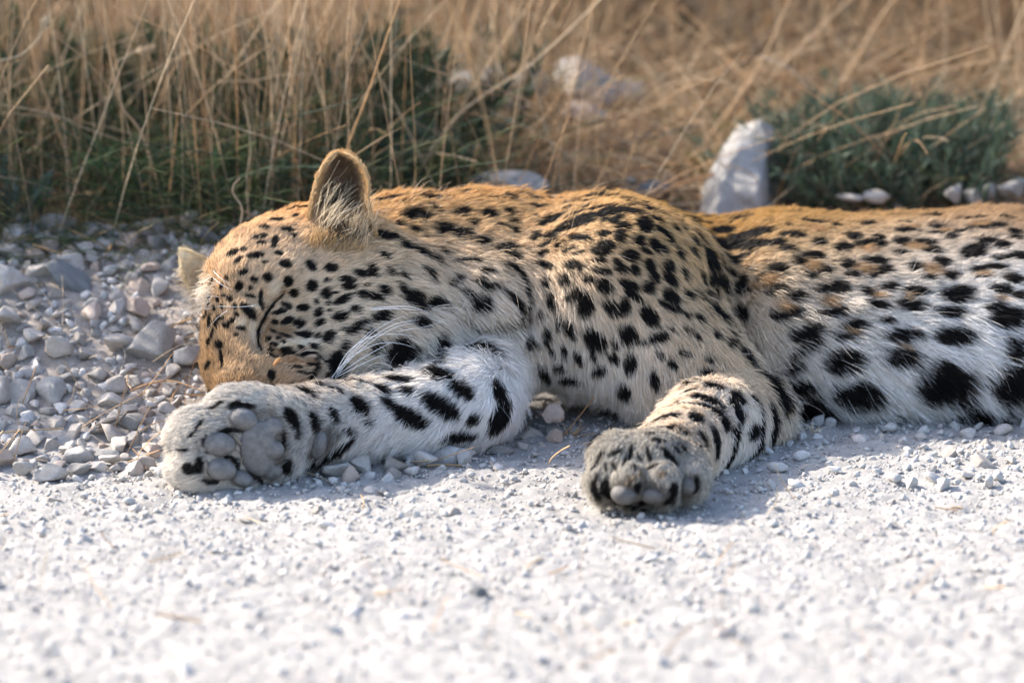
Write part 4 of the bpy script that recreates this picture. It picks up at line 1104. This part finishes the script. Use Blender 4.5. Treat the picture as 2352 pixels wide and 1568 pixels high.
# ears: cupped shells
def ear(name, rows, depth, thick, nu=22, cup=1.0):
    """rows: (left xy, right xy, y at rim, y at middle) from base to tip in picture points"""
    rows = np.array([[*l, *r, yr, ym] for l, r, yr, ym in rows], float)
    rows = spline(rows, 26)
    G = np.zeros((26, nu, 3))
    for j, (lx, ly, rx, ry, yr, ym) in enumerate(rows):
        for i, u in enumerate(np.linspace(-1, 1, nu)):
            w = (u + 1) / 2
            G[j, i] = at(lx + (rx - lx) * w, ly + (ry - ly) * w, ym + (yr - ym) * abs(u) ** 2.2)
    gi_, gj_ = np.gradient(G, axis=0), np.gradient(G, axis=1)
    n = unit(np.cross(gi_, gj_))
    if (n[:, :, 1].mean() > 0): n = -n              # inner side faces the camera
    edge = np.minimum(np.minimum(np.arange(nu), np.arange(nu)[::-1])[None, :] / 3.0, np.minimum(np.arange(26)[::-1] / 3.0, 9)[:, None]).clip(.25, 1)
    back = G - n * (thick * edge)[:, :, None]
    V = np.concatenate([G.reshape(-1, 3), back.reshape(-1, 3)])
    m = 26 * nu
    I = np.arange(m).reshape(26, nu)
    q = np.stack([I[:-1, :-1], I[:-1, 1:], I[1:, 1:], I[1:, :-1]], -1).reshape(-1, 4)
    F = [q, q[:, ::-1] + m]
    loop = list(I[0, :]) + list(I[1:, -1]) + list(I[-1, -2::-1]) + list(I[-2:0:-1, 0])
    F.append(np.array([[loop[k], loop[(k + 1) % len(loop)], loop[(k + 1) % len(loop)] + m, loop[k] + m] for k in range(len(loop))])[:, ::-1])
    F = np.concatenate(F)
    gu = np.concatenate([unit(gi_).reshape(-1, 3)] * 2)
    uu = np.tile(np.tile(np.linspace(-1, 1, nu), 26), 2)
    vv = np.tile(np.repeat(np.linspace(0, 1, 26), nu), 2)
    nn = np.concatenate([n.reshape(-1, 3), -n.reshape(-1, 3)])
    return V, F, nn, gu, uu, vv, np.repeat([0, 1], m)
def put_ear(rows, inner, outer, rim, n, tuft, near=True):
    V, F, nn, gu, uu, vv, side = ear('ear', rows, 0, .0045)
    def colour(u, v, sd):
        dk = (.35 + .65 * smooth(.15, .7, v))[:, None] if near else 1.0  # near ear darkens towards its base, the hollow's shade put into the colour
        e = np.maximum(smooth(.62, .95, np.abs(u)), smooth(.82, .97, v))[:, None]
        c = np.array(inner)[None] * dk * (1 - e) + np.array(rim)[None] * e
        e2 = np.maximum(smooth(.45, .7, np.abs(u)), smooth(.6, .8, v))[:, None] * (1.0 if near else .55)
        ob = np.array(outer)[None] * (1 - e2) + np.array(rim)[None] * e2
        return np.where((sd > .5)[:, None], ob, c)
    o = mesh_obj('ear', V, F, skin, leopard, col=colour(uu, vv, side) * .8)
    tri = np.concatenate([F[:, [0, 1, 2]], F[:, [0, 2, 3]]])
    ar = np.linalg.norm(np.cross(V[tri[:, 1]] - V[tri[:, 0]], V[tri[:, 2]] - V[tri[:, 0]]), axis=1)
    cs = np.cumsum(ar); i = np.minimum(np.searchsorted(cs, rng.random(n) * cs[-1]), len(tri) - 1)
    w = rng.dirichlet([1, 1, 1], n)
    mix = lambda A_: (A_[tri[i]] * (w if A_.ndim == 1 else w[:, :, None])).sum(1)
    P, N_, G_, u, v, sd = mix(V), unit(mix(nn)), mix(gu), mix(uu), mix(vv), mix(side.astype(float))
    L = np.where(sd > .5, .0035, .0042)
    fl_ = G_ + np.stack([u * .5, u * 0, u * 0], 1)
    s = strands(P, N_, fl_, L, np.full((n, 1), .55), K=4, droop=0, cl=.004)
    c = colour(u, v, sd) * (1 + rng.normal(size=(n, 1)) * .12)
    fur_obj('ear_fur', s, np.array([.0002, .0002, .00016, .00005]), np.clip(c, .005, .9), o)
    if tuft:
        Ps, Cs = [], []
        for (x0, y0, dx, dy, L0, cnt, sx, sy, colr) in tuft:
            for _ in range(cnt):
                bx, by = x0 + random.gauss(0, sx), y0 + random.gauss(0, sy)
                # root on the ear or on the head, whichever lies first
                d = ray(bx, by)
                best = None
                for tr in (ear_bvh(V, F), bvh):
                    hh = tr.ray_cast(Vector(CAM), Vector(d))
                    if hh[0] is not None and (best is None or hh[3] < best[3]): best = hh
                if best is None: continue
                r0 = np.array(best[0])
                dr = np.array([dx + random.gauss(0, .22), -.35 + random.gauss(0, .15), -dy + random.gauss(0, .22)])
                dr /= np.linalg.norm(dr)
                Ln = L0 * random.uniform(.55, 1.15)
                cv = np.array([random.gauss(0, .25) + .12, .12, random.gauss(0, .25)])
                t = np.linspace(0, 1, 6)[:, None]
                Ps.append(r0 + (dr * t + cv * t * t * .5) * Ln)
                k = random.uniform(.85, 1.1)
                Cs.append(np.array(colr) * k)
        fur_obj('ear_tuft', np.array(Ps), np.array([.00027, .00026, .00024, .00021, .00016, .00007]), np.clip(np.array(Cs), 0, .93), o)
    return o
_eb = {}
def ear_bvh(V, F):
    if id(V) not in _eb:
        _eb[id(V)] = BVHTree.FromPolygons([tuple(v) for v in V], [tuple(int(i) for i in f) for f in F])
    return _eb[id(V)]
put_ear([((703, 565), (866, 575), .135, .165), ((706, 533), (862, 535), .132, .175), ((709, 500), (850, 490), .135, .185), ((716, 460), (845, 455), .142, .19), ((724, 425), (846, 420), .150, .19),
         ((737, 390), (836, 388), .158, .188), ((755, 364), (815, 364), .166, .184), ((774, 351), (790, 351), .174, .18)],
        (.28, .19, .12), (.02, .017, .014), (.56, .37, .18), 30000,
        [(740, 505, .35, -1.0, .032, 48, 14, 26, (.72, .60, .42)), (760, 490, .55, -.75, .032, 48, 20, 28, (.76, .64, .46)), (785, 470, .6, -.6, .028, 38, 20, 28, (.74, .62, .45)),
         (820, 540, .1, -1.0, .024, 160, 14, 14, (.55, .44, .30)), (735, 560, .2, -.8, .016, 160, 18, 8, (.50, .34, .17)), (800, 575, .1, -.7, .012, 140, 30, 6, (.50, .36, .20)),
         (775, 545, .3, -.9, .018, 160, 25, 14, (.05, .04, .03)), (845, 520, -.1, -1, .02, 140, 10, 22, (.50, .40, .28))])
put_ear([((505, 612), (458, 700), .200, .206), ((478, 592), (438, 676), .198, .203), ((450, 580), (420, 642), .198, .202), ((432, 572), (414, 606), .200, .203), ((420, 569), (413, 582), .203, .205)],
        (.92, .83, .68), (.02, .017, .014), (.88, .72, .48), 9000,  # cream fur, lightened further: backlit glow put into the colour
        [(470, 665, -.6, .3, .020, 260, 12, 18, (.82, .74, .62)), (455, 690, -.5, .7, .02, 140, 8, 14, (.82, .76, .66)), (455, 630, -.7, .1, .014, 320, 16, 24, (.80, .66, .46))], False)

# whiskers, each a thing one can pick out
wh_mat, nt, b = mkmat('whisker')
b.inputs['Base Color'].default_value = (.90, .88, .85, 1); b.inputs['Roughness'].default_value = .35
wh = [([(985,1365),(1075,1235),(1200,1110),(1330,1035),(1480,990)], .10), ([(1000,1355),(1120,1200),(1300,1075),(1450,1040),(1620,1020)], .10), ([(1010,1330),(1130,1210),(1290,1100),(1420,1060),(1560,1070)], .09),
      ([(975,1360),(1060,1220),(1180,1140),(1330,1120),(1480,1150),(1640,1240)], .09), ([(990,1345),(1080,1250),(1230,1175),(1380,1180),(1540,1250)], .08), ([(1010,1345),(1120,1270),(1260,1190),(1330,1160)], .08),
      ([(1180,975),(1300,965),(1420,965),(1520,1000),(1660,1080)], .07), ([(1160,985),(1330,975),(1480,990),(1600,1030)], .075), ([(960,1370),(1020,1300),(1090,1200),(1180,1110),(1240,1070)], .085),
      ([(1300,1110),(1430,1090),(1560,1060),(1700,980),(1770,860)], .10), ([(985,1370),(1100,1310),(1230,1250),(1300,1235)], .07), ([(965,1375),(1000,1320),(1050,1270),(1100,1235)], .07)]
for pts, yd in wh:
    P3 = []
    for i, (x, y) in enumerate(pts):
        X, Y = FACE[0](x, y)
        h = hit(X, Y)
        yy = (h[0][1] if h is not None else .1) - .004 - .012 * math.sin(math.pi * i / (len(pts) - 1))
        P3.append(at(X, Y, yy))
    c = spline(P3, 22)
    V, F, _ = tubes(c[None], np.linspace(.00042, .00014, 22)[None], 5)
    mesh_obj('whisker', V, F, wh_mat, leopard)
# brow hairs
for pts in ([(290,760),(330,800),(390,840)], [(290,800),(340,840),(400,870)], [(520,960),(430,965),(330,962),(220,968)], [(370,985),(310,1030),(260,1090)]):
    P3 = []
    for i, (x, y) in enumerate(pts):
        X, Y = FACE[0](x, y); h = hit(X, Y)
        P3.append(at(X, Y, (h[0][1] - .006 if h is not None else .10)))
    c = spline(P3, 12)
    V, F, _ = tubes(c[None], np.linspace(.00028, .0001, 12)[None], 4)
    mesh_obj('brow_hair', V, F, wh_mat, leopard)
# ------------------------------------------------------------------ dry grass, green growth, shrub
def plant_mat(name, trans=.35, rough=.6):
    m, nt, b = mkmat(name)
    an = node(nt, 'ShaderNodeAttribute', attribute_name='col')
    nt.links.new(an.outputs['Color'], b.inputs['Base Color'])
    b.inputs['Roughness'].default_value = rough; b.inputs['Specular IOR Level'].default_value = .3
    tr = node(nt, 'ShaderNodeBsdfTranslucent'); nt.links.new(an.outputs['Color'], tr.inputs[0])
    mx = node(nt, 'ShaderNodeMixShader'); mx.inputs[0].default_value = trans
    nt.links.new(b.outputs[0], mx.inputs[1]); nt.links.new(tr.outputs[0], mx.inputs[2])
    nt.links.new(mx.outputs[0], nt.nodes['Material Output'].inputs[0])
    return m
STRAW = plant_mat('dry_straw', .22)
LEAF = plant_mat('green_blade', .35)
straw_cols = np.array([[.54, .37, .21], [.58, .42, .26], [.47, .31, .17], [.62, .49, .33], [.42, .25, .12]])
green_cols = np.array([[.085, .13, .045], [.06, .095, .05], [.05, .085, .055], [.14, .16, .06]])
def stalks(n, xr, yr, hr, rr, lean, K=8, cols=straw_cols, dens=None, bend=.25, clumps=0, kink=.15):
    x = rng.uniform(*xr, n * 3); y = rng.uniform(*yr, n * 3)
    if clumps:
        cc_ = np.stack([rng.uniform(*xr, clumps), rng.uniform(*yr, clumps)], 1)
        pickc = rng.integers(0, clumps, n * 3)
        m = rng.random(n * 3) < .8
        x = np.where(m, cc_[pickc, 0] + rng.normal(size=n * 3) * .035, x); y = np.where(m, cc_[pickc, 1] + rng.normal(size=n * 3) * .035, y)
    if dens is not None:
        k = rng.random(n * 3) < dens(x, y)
        x, y = x[k], y[k]
    x, y = x[:n], y[:n]; n = len(x)
    z = ground(x, y) - .004
    h = rng.uniform(*hr, n)
    xh = x + (y - .15) * math.tan(-SUN_AZ)            # where the sun, passing over this stalk, meets the line of the head
    zr = np.where(xh < -.12, .19, .17) + (y - .15) / math.cos(SUN_AZ) * math.tan(SUN_EL) - z
    h = np.where((xh > -.37) & (xh < .14) & (y < 1.6) & (rng.random(n) < .9), np.minimum(h, np.maximum(zr, .05)), h)
    az = rng.uniform(0, 6.28, n); le = np.abs(rng.normal(size=n)) * lean
    d = np.stack([np.cos(az) * le, np.sin(az) * le, np.ones(n)], 1)
    d /= np.linalg.norm(d, axis=1, keepdims=True)
    bd = np.stack([rng.normal(size=n), rng.normal(size=n), -np.abs(rng.normal(size=n)) * .6], 1) * bend
    t = np.linspace(0, 1, K)[None, :, None]
    P = np.stack([x, y, z], 1)[:, None] + (d[:, None] * t + bd[:, None] * t * t) * h[:, None, None]
    tk = rng.uniform(.35, .85, n); kd = rng.normal(size=(n, 3)) * kink * (rng.random(n) < .35)[:, None]
    P = P + kd[:, None] * np.maximum(t[:, :, 0] - tk[:, None], 0)[..., None] * h[:, None, None]
    R = rng.uniform(*rr, n)[:, None] * np.linspace(1, .45, K)[None]
    c = cols[rng.integers(0, len(cols), n)] * rng.uniform(.7, 1.25, (n, 1))
    return P, R, c
def grass(name, sets, mat, label, flat=.55):
    Vs, Fs, Cs = [], [], []; off = 0
    for P, R, c in sets:
        V, F, si = tubes(P, R, 3, flat)
        Vs.append(V); Fs.append(F + off); Cs.append(c[si]); off += len(V)
    o = mesh_obj(name, np.concatenate(Vs), np.concatenate(Fs), mat, col=np.concatenate(Cs))
    tag(o, label, 'grass', kind='stuff')
    return o
left_d = lambda x, y: smooth(.16, -.10, x + .12 * wob(x, y, 9)) * smooth(.38, .43, y)
S1 = stalks(800, (-.95, .12), (.39, .85), (.26, .46), (.0008, .0019), .24, dens=left_d, clumps=46, bend=.16)
S1e = stalks(110, (-.9, -.14), (.46, .75), (.2, .34), (.0006, .0012), .75, dens=left_d, bend=.3)
S1d = stalks(500, (-.9, .0), (.9, 1.7), (.25, .45), (.0010, .0020), .18, clumps=40, bend=.12)
S1b = stalks(420, (-1.0, .10), (.44, 1.2), (.06, .26), (.0006, .0012), .7, dens=left_d, bend=.5)
S1c = stalks(200, (-1.9, -.75), (.40, 1.3), (.25, .5), (.0009, .0017), .25, clumps=18)
grass('dry_grass', [S1, S1b, S1c, S1d, S1e], STRAW, 'dense tall dry straw-coloured grass behind the head and the gravel heap')
right_d = lambda x, y: smooth(.95, 1.35, y + .5 * smooth(.25, .5, x) + .15 * wob(x, y, 7)) * (1 - .85 * np.exp(-((x - .05) / .17) ** 2 - ((y - 1.0) / .4) ** 2))
S2 = stalks(2600, (-.1, 1.5), (.85, 2.6), (.20, .6), (.0011, .0022), .26, dens=right_d, clumps=110, bend=.13)
S2b = stalks(2400, (-.3, 1.2), (.75, 2.4), (.05, .25), (.0007, .0013), 1.1, dens=lambda x, y: .2 + .8 * right_d(x, y), bend=.5)
S2c = stalks(1300, (-.12, .55), (.66, 1.35), (.04, .24), (.0007, .0014), .7, K=6, bend=.5, clumps=60)
grass('dry_grass', [S2, S2b, S2c], STRAW, 'blurred dry golden grass standing further back on the right')
S3 = stalks(2600, (-3.5, 4), (2.5, 7), (.3, .7), (.0012, .0026), .28, K=5, clumps=160)
grass('dry_grass', [S3], STRAW, 'far dry grass closing the view behind')
# bleached straw lying on the ground
def litter(n, xr, yr, lr, dens=None):
    x = rng.uniform(*xr, n); y = rng.uniform(*yr, n)
    if dens is not None:
        k = rng.random(n) < dens(x, y); x, y = x[k], y[k]
    n = len(x); a = rng.uniform(0, 6.28, n); L = rng.uniform(*lr, n)
    t = np.linspace(-.5, .5, 6)[None]
    cu = rng.normal(size=(n, 1)) * .35
    X_ = x[:, None] + (np.cos(a)[:, None] * t - np.sin(a)[:, None] * cu * t * t) * L[:, None]
    Y_ = y[:, None] + (np.sin(a)[:, None] * t + np.cos(a)[:, None] * cu * t * t) * L[:, None]
    Z_ = ground(X_, Y_) + .003 + (t + .5) * (rng.random((n, 1)) ** 2) * .05
    P = np.stack([X_, Y_, Z_], -1)
    return P, np.repeat(rng.uniform(.0005, .0014, n)[:, None], 6, 1), straw_cols[rng.integers(0, 5, n)] * rng.uniform(.8, 1.4, (n, 1))
grass('fallen_straw', [litter(60, (-.6, .6), (-.8, .1), (.012, .05)), litter(120, (-.6, -.05), (-.05, .5), (.02, .07)), litter(2600, (-1.0, 1.4), (.50, 2.2), (.03, .16)), litter(900, (-.1, .5), (.58, 1.2), (.03, .14))], STRAW, 'fallen straw lying on the brown soil among the stems')
# green growth at the foot of the grass
gd = lambda x, y: smooth(.39, .42, y) * smooth(.06, -.08, x + .1 * wob(x, y, 11)) * smooth(-.9, .6, wob(x, y, 16) * 2.5 + .2)
G1 = stalks(5600, (-1.0, .1), (.39, 1.0), (.03, .19), (.0007, .0014), .45, K=5, cols=green_cols, dens=gd, bend=.5, clumps=80)
G4 = stalks(620, (-.60, -.16), (.355, .43), (.02, .085), (.0006, .0012), .6, K=5, cols=np.array([[.12, .17, .06], [.09, .14, .06], [.30, .24, .12]]), bend=.6, clumps=16)
G2 = stalks(900, (-.1, .6), (.65, 1.5), (.03, .10), (.0008, .0015), .6, K=5, cols=np.array([[.20, .21, .06], [.13, .16, .06]]), bend=.5, clumps=26)
G3 = stalks(2400, (-.9, .9), (1.1, 2.0), (.04, .2), (.0010, .0022), .5, K=5, cols=np.array([[.07, .075, .03], [.10, .085, .04], [.05, .06, .03]]), bend=.5, clumps=70)
grass('green_grass', [G1, G2, G3, G4], LEAF, 'short green grass growing at the foot of the dry stems', .35)

def sprigs(name, base, n, spread, h, leaf_l, leaf_w, colr, label, cat, lean=.35, nl=34, mat=LEAF):
    """a shrub of upright stems set with narrow leaves; base: ground points the stems rise from"""
    root = bpy.data.objects.new(name, None); COL.objects.link(root)
    bm_ = np.mean(base, axis=0); root.location = bm_
    tag(root, label, cat)
    k = rng.integers(0, len(base), n)
    B = np.array(base)[k] + rng.normal(size=(n, 3)) * spread * [1, 1, 0]
    B[:, 2] = ground(B[:, 0], B[:, 1]) - .003
    H = h * rng.uniform(.55, 1.05, n)
    a = rng.uniform(0, 6.28, n); le = np.abs(rng.normal(size=n)) * lean
    d = np.stack([np.cos(a) * le, np.sin(a) * le, np.ones(n)], 1)
    t = np.linspace(0, 1, 7)[None, :, None]
    bd = np.concatenate([rng.normal(size=(n, 2)) * .2, -np.ones((n, 1)) * .05], 1)
    P = B[:, None] + (d[:, None] * t + bd[:, None] * t * t) * H[:, None, None]
    V, F, si = tubes(P - bm_, np.repeat(np.linspace(.0014, .0005, 7)[None], n, 0), 4)
    so = mesh_obj('stem', V, F, STRAW, root, col=np.tile([.17, .14, .09], (len(V), 1)))
    so['kind'] = 'stuff'
    m = n * nl
    i = np.repeat(np.arange(n), nl); tt = rng.uniform(.12, 1, m) ** .8
    f = tt * 6; j = np.minimum(f.astype(int), 5); w = (f - j)[:, None]
    r0 = P[i, j] * (1 - w) + P[i, j + 1] * w - bm_
    ax = unit(P[i, j + 1] - P[i, j])
    an_ = rng.uniform(0, 6.28, m)
    o_ = unit(np.cross(ax, np.stack([np.cos(an_), np.sin(an_), np.zeros(m)], 1)))
    ld = unit(ax * rng.uniform(.5, 1.1, (m, 1)) + o_ * rng.uniform(.4, 1.0, (m, 1)))
    L = leaf_l * rng.uniform(.6, 1.2, (m, 1)); sd = unit(np.cross(ld, ax)) * leaf_w * rng.uniform(.7, 1.2, (m, 1)); nn = unit(np.cross(sd, ld)) * leaf_w * .35
    V = np.stack([r0, r0 + ld * L * .45 + sd + nn, r0 + ld * L, r0 + ld * L * .45 - sd + nn, r0 + ld * L * .5 - nn * .6], 1)
    q = np.arange(m)[:, None] * 5
    F = np.concatenate([q + [0, 1, 4], q + [1, 2, 4], q + [2, 3, 4], q + [3, 0, 4]])
    c = np.array(colr) * rng.uniform(.65, 1.35, (m, 1)) * (1 + rng.normal(size=(m, 3)) * .06)
    fo = mesh_obj('foliage', V.reshape(-1, 3), F, mat, root, smooth_shade=False, col=np.repeat(np.clip(c, .01, 1), 5, 0))
    fo['kind'] = 'stuff'
    return root
sb = [np.array([*at(x, 470, yd)[:1], yd, 0]) for x in range(1835, 2270, 26) for yd in (.64, .72, .80)]
sprigs('shrub', sb, 240, .022, .104, .021, .0012, (.066, .10, .068), 'low grey green shrub with narrow upright leaves behind the flank', 'shrub', nl=46)
sprigs('herb', [np.array([-.60, .47, 0]), np.array([-.55, .50, 0]), np.array([-.52, .46, 0])], 22, .02, .075, .016, .0016, (.10, .145, .115), 'blue green leafy herb at the left edge beside the boulder', 'herb')
sprigs('herb', [np.array([-.13, .62, 0]), np.array([-.09, .66, 0]), np.array([-.16, .68, 0])], 30, .02, .10, .018, .0015, (.07, .115, .085), 'dark green leafy herb just behind the upright ear', 'herb')
sprigs('herb', [np.array([-.40, .58, 0]), np.array([-.34, .56, 0]), np.array([-.28, .60, 0])], 34, .03, .09, .02, .0014, (.09, .15, .06), 'bright green leafy herb in the dry grass above the heap', 'herb')
sprigs('undergrowth', [np.array([x, y, 0]) for x in np.linspace(-.95, -.42, 12) for y in (.78, .92)], 110, .03, .18, .03, .0022, (.04, .06, .028), 'dark green undergrowth behind the dry stems at the far left', 'undergrowth', nl=60)
sprigs('undergrowth', [np.array([x, y, 0]) for x in np.linspace(-.40, -.05, 9) for y in (.74, .88)], 90, .03, .17, .03, .0022, (.04, .058, .032), 'dark green undergrowth behind the dry stems above the ear', 'undergrowth', nl=60)
sprigs('bush', [np.array([x, y, 0]) for x in (-1.0, -.9, -.8) for y in (.36, .46, .56)], 34, .05, .56, .04, .006, (.07, .10, .05), 'leafy green bush left of the photo, shading the gravel heap', 'bush', nl=50)
db = [np.array([x, y, 0]) for x in (-.04, .04, .12) for y in (1.75, 1.95)]
sprigs('shrub', db, 110, .05, .36, .035, .006, (.045, .042, .022), 'dark brown green bush far back at the top of the photo', 'bush', nl=60)

# stalks that can be told apart, each a thing of its own
def stalk(pts, yd, r, label, colr=(.50, .33, .18), head=False, name='grass_stalk', cat='grass stalk', group=None):
    yl = yd if isinstance(yd, (list, tuple)) else [yd] * len(pts)
    c = spline([at(x, y, q) for (x, y), q in zip(pts, yl)], 26)
    V, F, _ = tubes(c[None], np.linspace(r, r * .5, 26)[None], 6)
    o = mesh_obj(name, V, F, STRAW, col=np.tile(colr, (len(V), 1)))
    tag(o, label, cat, group)
    if head:
        m = 46; tt = rng.uniform(.80, 1.0, m); i = np.minimum((tt * 25).astype(int), 24)
        d = unit(c[i + 1] - c[i]); e = unit(d + rng.normal(size=(m, 3)) * .35)
        P = c[i][:, None] + e[:, None] * (np.linspace(0, 1, 4)[None, :, None] * rng.uniform(.006, .012, m)[:, None, None])
        V, F, _ = tubes(P, np.tile([.0003, .0008, .0006, .0001], (m, 1)), 4)
        h_ = mesh_obj('seed_head', V, F, STRAW, o, col=np.tile(np.array(colr) * 1.15, (len(V), 1)))
    return o
stalk([(770, 420), (812, 300), (845, 215), (880, 110), (925, -20)], .40, .0013, 'long orange straw rising behind the upright ear', (.52, .32, .15))
stalk([(945, 425), (1010, 320), (1075, 245), (1230, 140), (1400, -20)], .62, .0019, 'longest pale diagonal straw above the neck', (.56, .43, .28))
stalk([(985, 380), (1060, 250), (1120, 150), (1235, -15)], .66, .0016, 'steep pale straw crossing beside the longest diagonal one', (.52, .38, .23))
stalk([(548, 535), (556, 480), (536, 445), (537, 425), (552, 408)], .36, .0010, 'curly pale tendril standing left of the crown', (.56, .44, .30))
stalk([(572, 505), (566, 420), (575, 330), (560, 230)], .42, .0009, 'thin wavy straw next to the curly tendril', (.52, .40, .27))
stalk([(395, 545), (330, 320), (270, 220), (235, -10)], .50, .0018, 'thick leaning straw in the left grass', (.50, .34, .19))
stalk([(200, 570), (160, 380), (85, 160), (40, -15)], .52, .0016, 'thick straw leaning left near the left edge', (.48, .32, .18))
stalk([(0, 240), (110, 260), (210, 300), (300, 330)], .50, .0009, 'thin straw bent level across the left grass', (.54, .40, .25))
stalk([(500, 187), (580, 186), (650, 172), (720, 172)], .55, .0008, 'short level straw above the curly tendril', (.54, .40, .25))
stalk([(0, 140), (50, 125), (90, 85), (105, 50)], .50, .0012, 'straw with a pale seed head at the left edge', (.56, .47, .32), True)
stalk([(190, 560), (255, 190), (290, 130), (345, 110)], .56, .0012, 'bent straw with drooping seed head in the left grass', (.52, .40, .26), True)
stalk([(300, 520), (395, 500), (470, 505), (560, 520)], .44, .0008, 'thin straw arching low over the green grass', (.52, .38, .24))
stalk([(1530, 450), (1640, 300), (1740, 160), (1820, -15)], .80, .0020, 'bold blurred straw leaning right behind the shoulder', (.52, .35, .20))
stalk([(1550, 410), (1650, 330), (1790, 160), (1960, -10)], .90, .0018, 'flat leaning straw ending at the top right', (.54, .38, .23))
stalk([(1745, 130), (1800, 150), (1850, 195), (1876, 262)], .78, .0014, 'pale arched straw bending down beside the shrub', (.58, .46, .32))
stalk([(1880, 250), (1960, 150), (2010, 60), (2060, -10)], .95, .0020, 'thick straw rising above the shrub', (.54, .38, .22))
stalk([(1640, 400), (1560, 425), (1500, 455)], .62, .0022, 'orange dry blade lying against the pointed rock', (.50, .28, .13))
stalk([(1100, 330), (1070, 420), (1040, 440)], .60, .0016, 'short orange straw stub behind the neck', (.50, .31, .15))
stalk([(100, 650), (160, 585), (260, 520), (290, 515)], .42, .0009, 'thin straw slanting over the dark slab', (.54, .40, .26))
# near straws
def P2(x, y): return PAW[0](x, y)
stalk([P2(840, 285), P2(950, 215), P2(1060, 145), P2(1200, 60), P2(1400, -70)], [.018, .02, .025, .03, .045], .0006, 'pinkish grass stem lying across the muzzle', (.58, .40, .30))
c_ = [at(*P2(x, y), .02) for (x, y) in ((1050, 135), (1075, 110), (1095, 85), (1120, 60))]
V, F, _ = tubes(spline(c_, 12)[None], np.array([[.0006, 0.0011, .0015, .0018, .0019, .0019, .0019, .0018, .0016, .0013, .0009, .0004]]), 8)
tag(mesh_obj('seed_pod', V, F, STRAW, col=np.tile([.58, .30, .12], (len(V), 1))), 'small orange seed pod on the stem across the muzzle', 'seed pod')
stalk([P2(715, 735), P2(770, 790), P2(795, 850), P2(785, 940), P2(768, 1030)], -.118, .0006, 'thin bent straw caught between the paw pads', (.52, .42, .30))
def H2(x, y): return heap_px(x, y)
def gst(pts, r, label, colr=(.52, .34, .19), lift=.006, **kw):
    P = [on_ground(*H2(*p)) + np.array([0, -.004, lift]) for p in pts]
    c = spline(P, 20)
    V, F, _ = tubes(c[None], np.linspace(r, r * .5, 20)[None], 5)
    return tag(mesh_obj('straw', V, F, STRAW, col=np.tile(colr, (len(V), 1))), label, 'straw')
gst([(715, 1030), (820, 990), (930, 975), (1040, 1005), (1110, 1035)], .0011, 'curved orange straw lying above the outstretched paw', (.54, .33, .17), .012)
gst([(835, 905), (910, 855), (990, 812), (1070, 795)], .0007, 'thin pale straw slanting right of the largest grey rock', (.60, .48, .32), .018)
gst([(600, 695), (660, 745), (685, 820), (660, 900)], .0009, 'grey bent twig left of the largest grey rock', (.44, .38, .31), .008)
gst([(765, 1250), (840, 1210), (930, 1185), (985, 1170)], .0007, 'thin orange straw pointing at the paw\'s toes', (.56, .36, .20), .012)
gst([(370, 1100), (395, 1070), (410, 1000)], .0007, 'short straw among the lower left stones', (.52, .40, .27), .012)
# splintered wood
sp_root = bpy.data.objects.new('splintered_wood', None); COL.objects.link(sp_root)
w0, w1 = on_ground(*H2(520, 1235)), on_ground(*H2(740, 1150))
w0[2] += .012; w1[2] += .012; sp_root.location = w0
tag(sp_root, 'weathered grey splinter of wood among the lower left stones', 'wood')
for k in range(9):
    o1 = rng.normal(size=3) * .0022; o2 = rng.normal(size=3) * .0035
    c = spline([o1, (w1 - w0) * .35 + o1 * .6 + rng.normal(size=3) * .001, (w1 - w0) * rng.uniform(.8, 1.05) + o2], 10)
    V, F, _ = tubes(c[None], (np.array([.0006, .0013, .0016, .0017, .0017, .0016, .0015, .0013, .001, .0004]) * rng.uniform(.8, 1.2))[None], 5)
    mesh_obj('splinter', V, F, STRAW, sp_root, col=np.tile(np.array([.40, .35, .30]) * rng.uniform(.8, 1.15), (len(V), 1)))
# dry tuft by the flank, and stubble under the breast
def tuft(name, base, tips, r, label, colr):
    root = bpy.data.objects.new(name, None); COL.objects.link(root); root.location = base
    tag(root, label, 'dry plant')
    for tp in tips:
        c = spline([np.zeros(3), (tp - base) * .5 + rng.normal(size=3) * .002, tp - base], 8)
        V, F, _ = tubes(c[None], np.linspace(r, r * .3, 8)[None], 4)
        mesh_obj('blade', V, F, STRAW, root, col=np.tile(np.array(colr) * rng.uniform(.85, 1.15), (len(V), 1)))
fb = at(1868, 992, .11)
tuft('dry_sprig', fb, [at(x, y, .11) for x, y in ((1866, 962), (1855, 978), (1890, 984), (1880, 975), (1848, 984), (1885, 995))], .0011, 'tiny dry sprig on the road against the flank', (.62, .52, .38))
mb = on_ground(1308, 1003)
tuft('dry_sprig', mb, [at(*mid_px(x, y), mb[1]) for x, y in ((1840, 1170), (1895, 1235), (1760, 1230), (1690, 1225), (1980, 1300), (2030, 1390))], .0009, 'straw stubble in the dark gap beside the near paw', (.54, .38, .22))
# dark dead twig behind the neck
tw = bpy.data.objects.new('dead_twig', None); COL.objects.link(tw); tw.location = at(1330, 352, .86)
tag(tw, 'dark dead twig lying in front of the blurred rocks', 'twig')
for pts, r in (([(1330, 352), (1410, 338), (1480, 318), (1540, 302), (1610, 286)], .0048), ([(1480, 318), (1500, 296), (1515, 270)], .0022)):
    c = spline([at(x, y, .86) - np.array(tw.location) for x, y in pts], 16)
    V, F, _ = tubes(c[None], np.linspace(r, r * .5, 16)[None], 6)
    mesh_obj('branch', V, F, STRAW, tw, col=np.tile([.07, .055, .045], (len(V), 1)))
# curled dry leaf by the right edge of the road
stalk([(1905, 1140), (1945, 1118), (1985, 1120), (2010, 1145)], -.10, .0011, 'small curled dry stem on the road right of the near paw', (.62, .52, .42), name='straw', cat='straw')
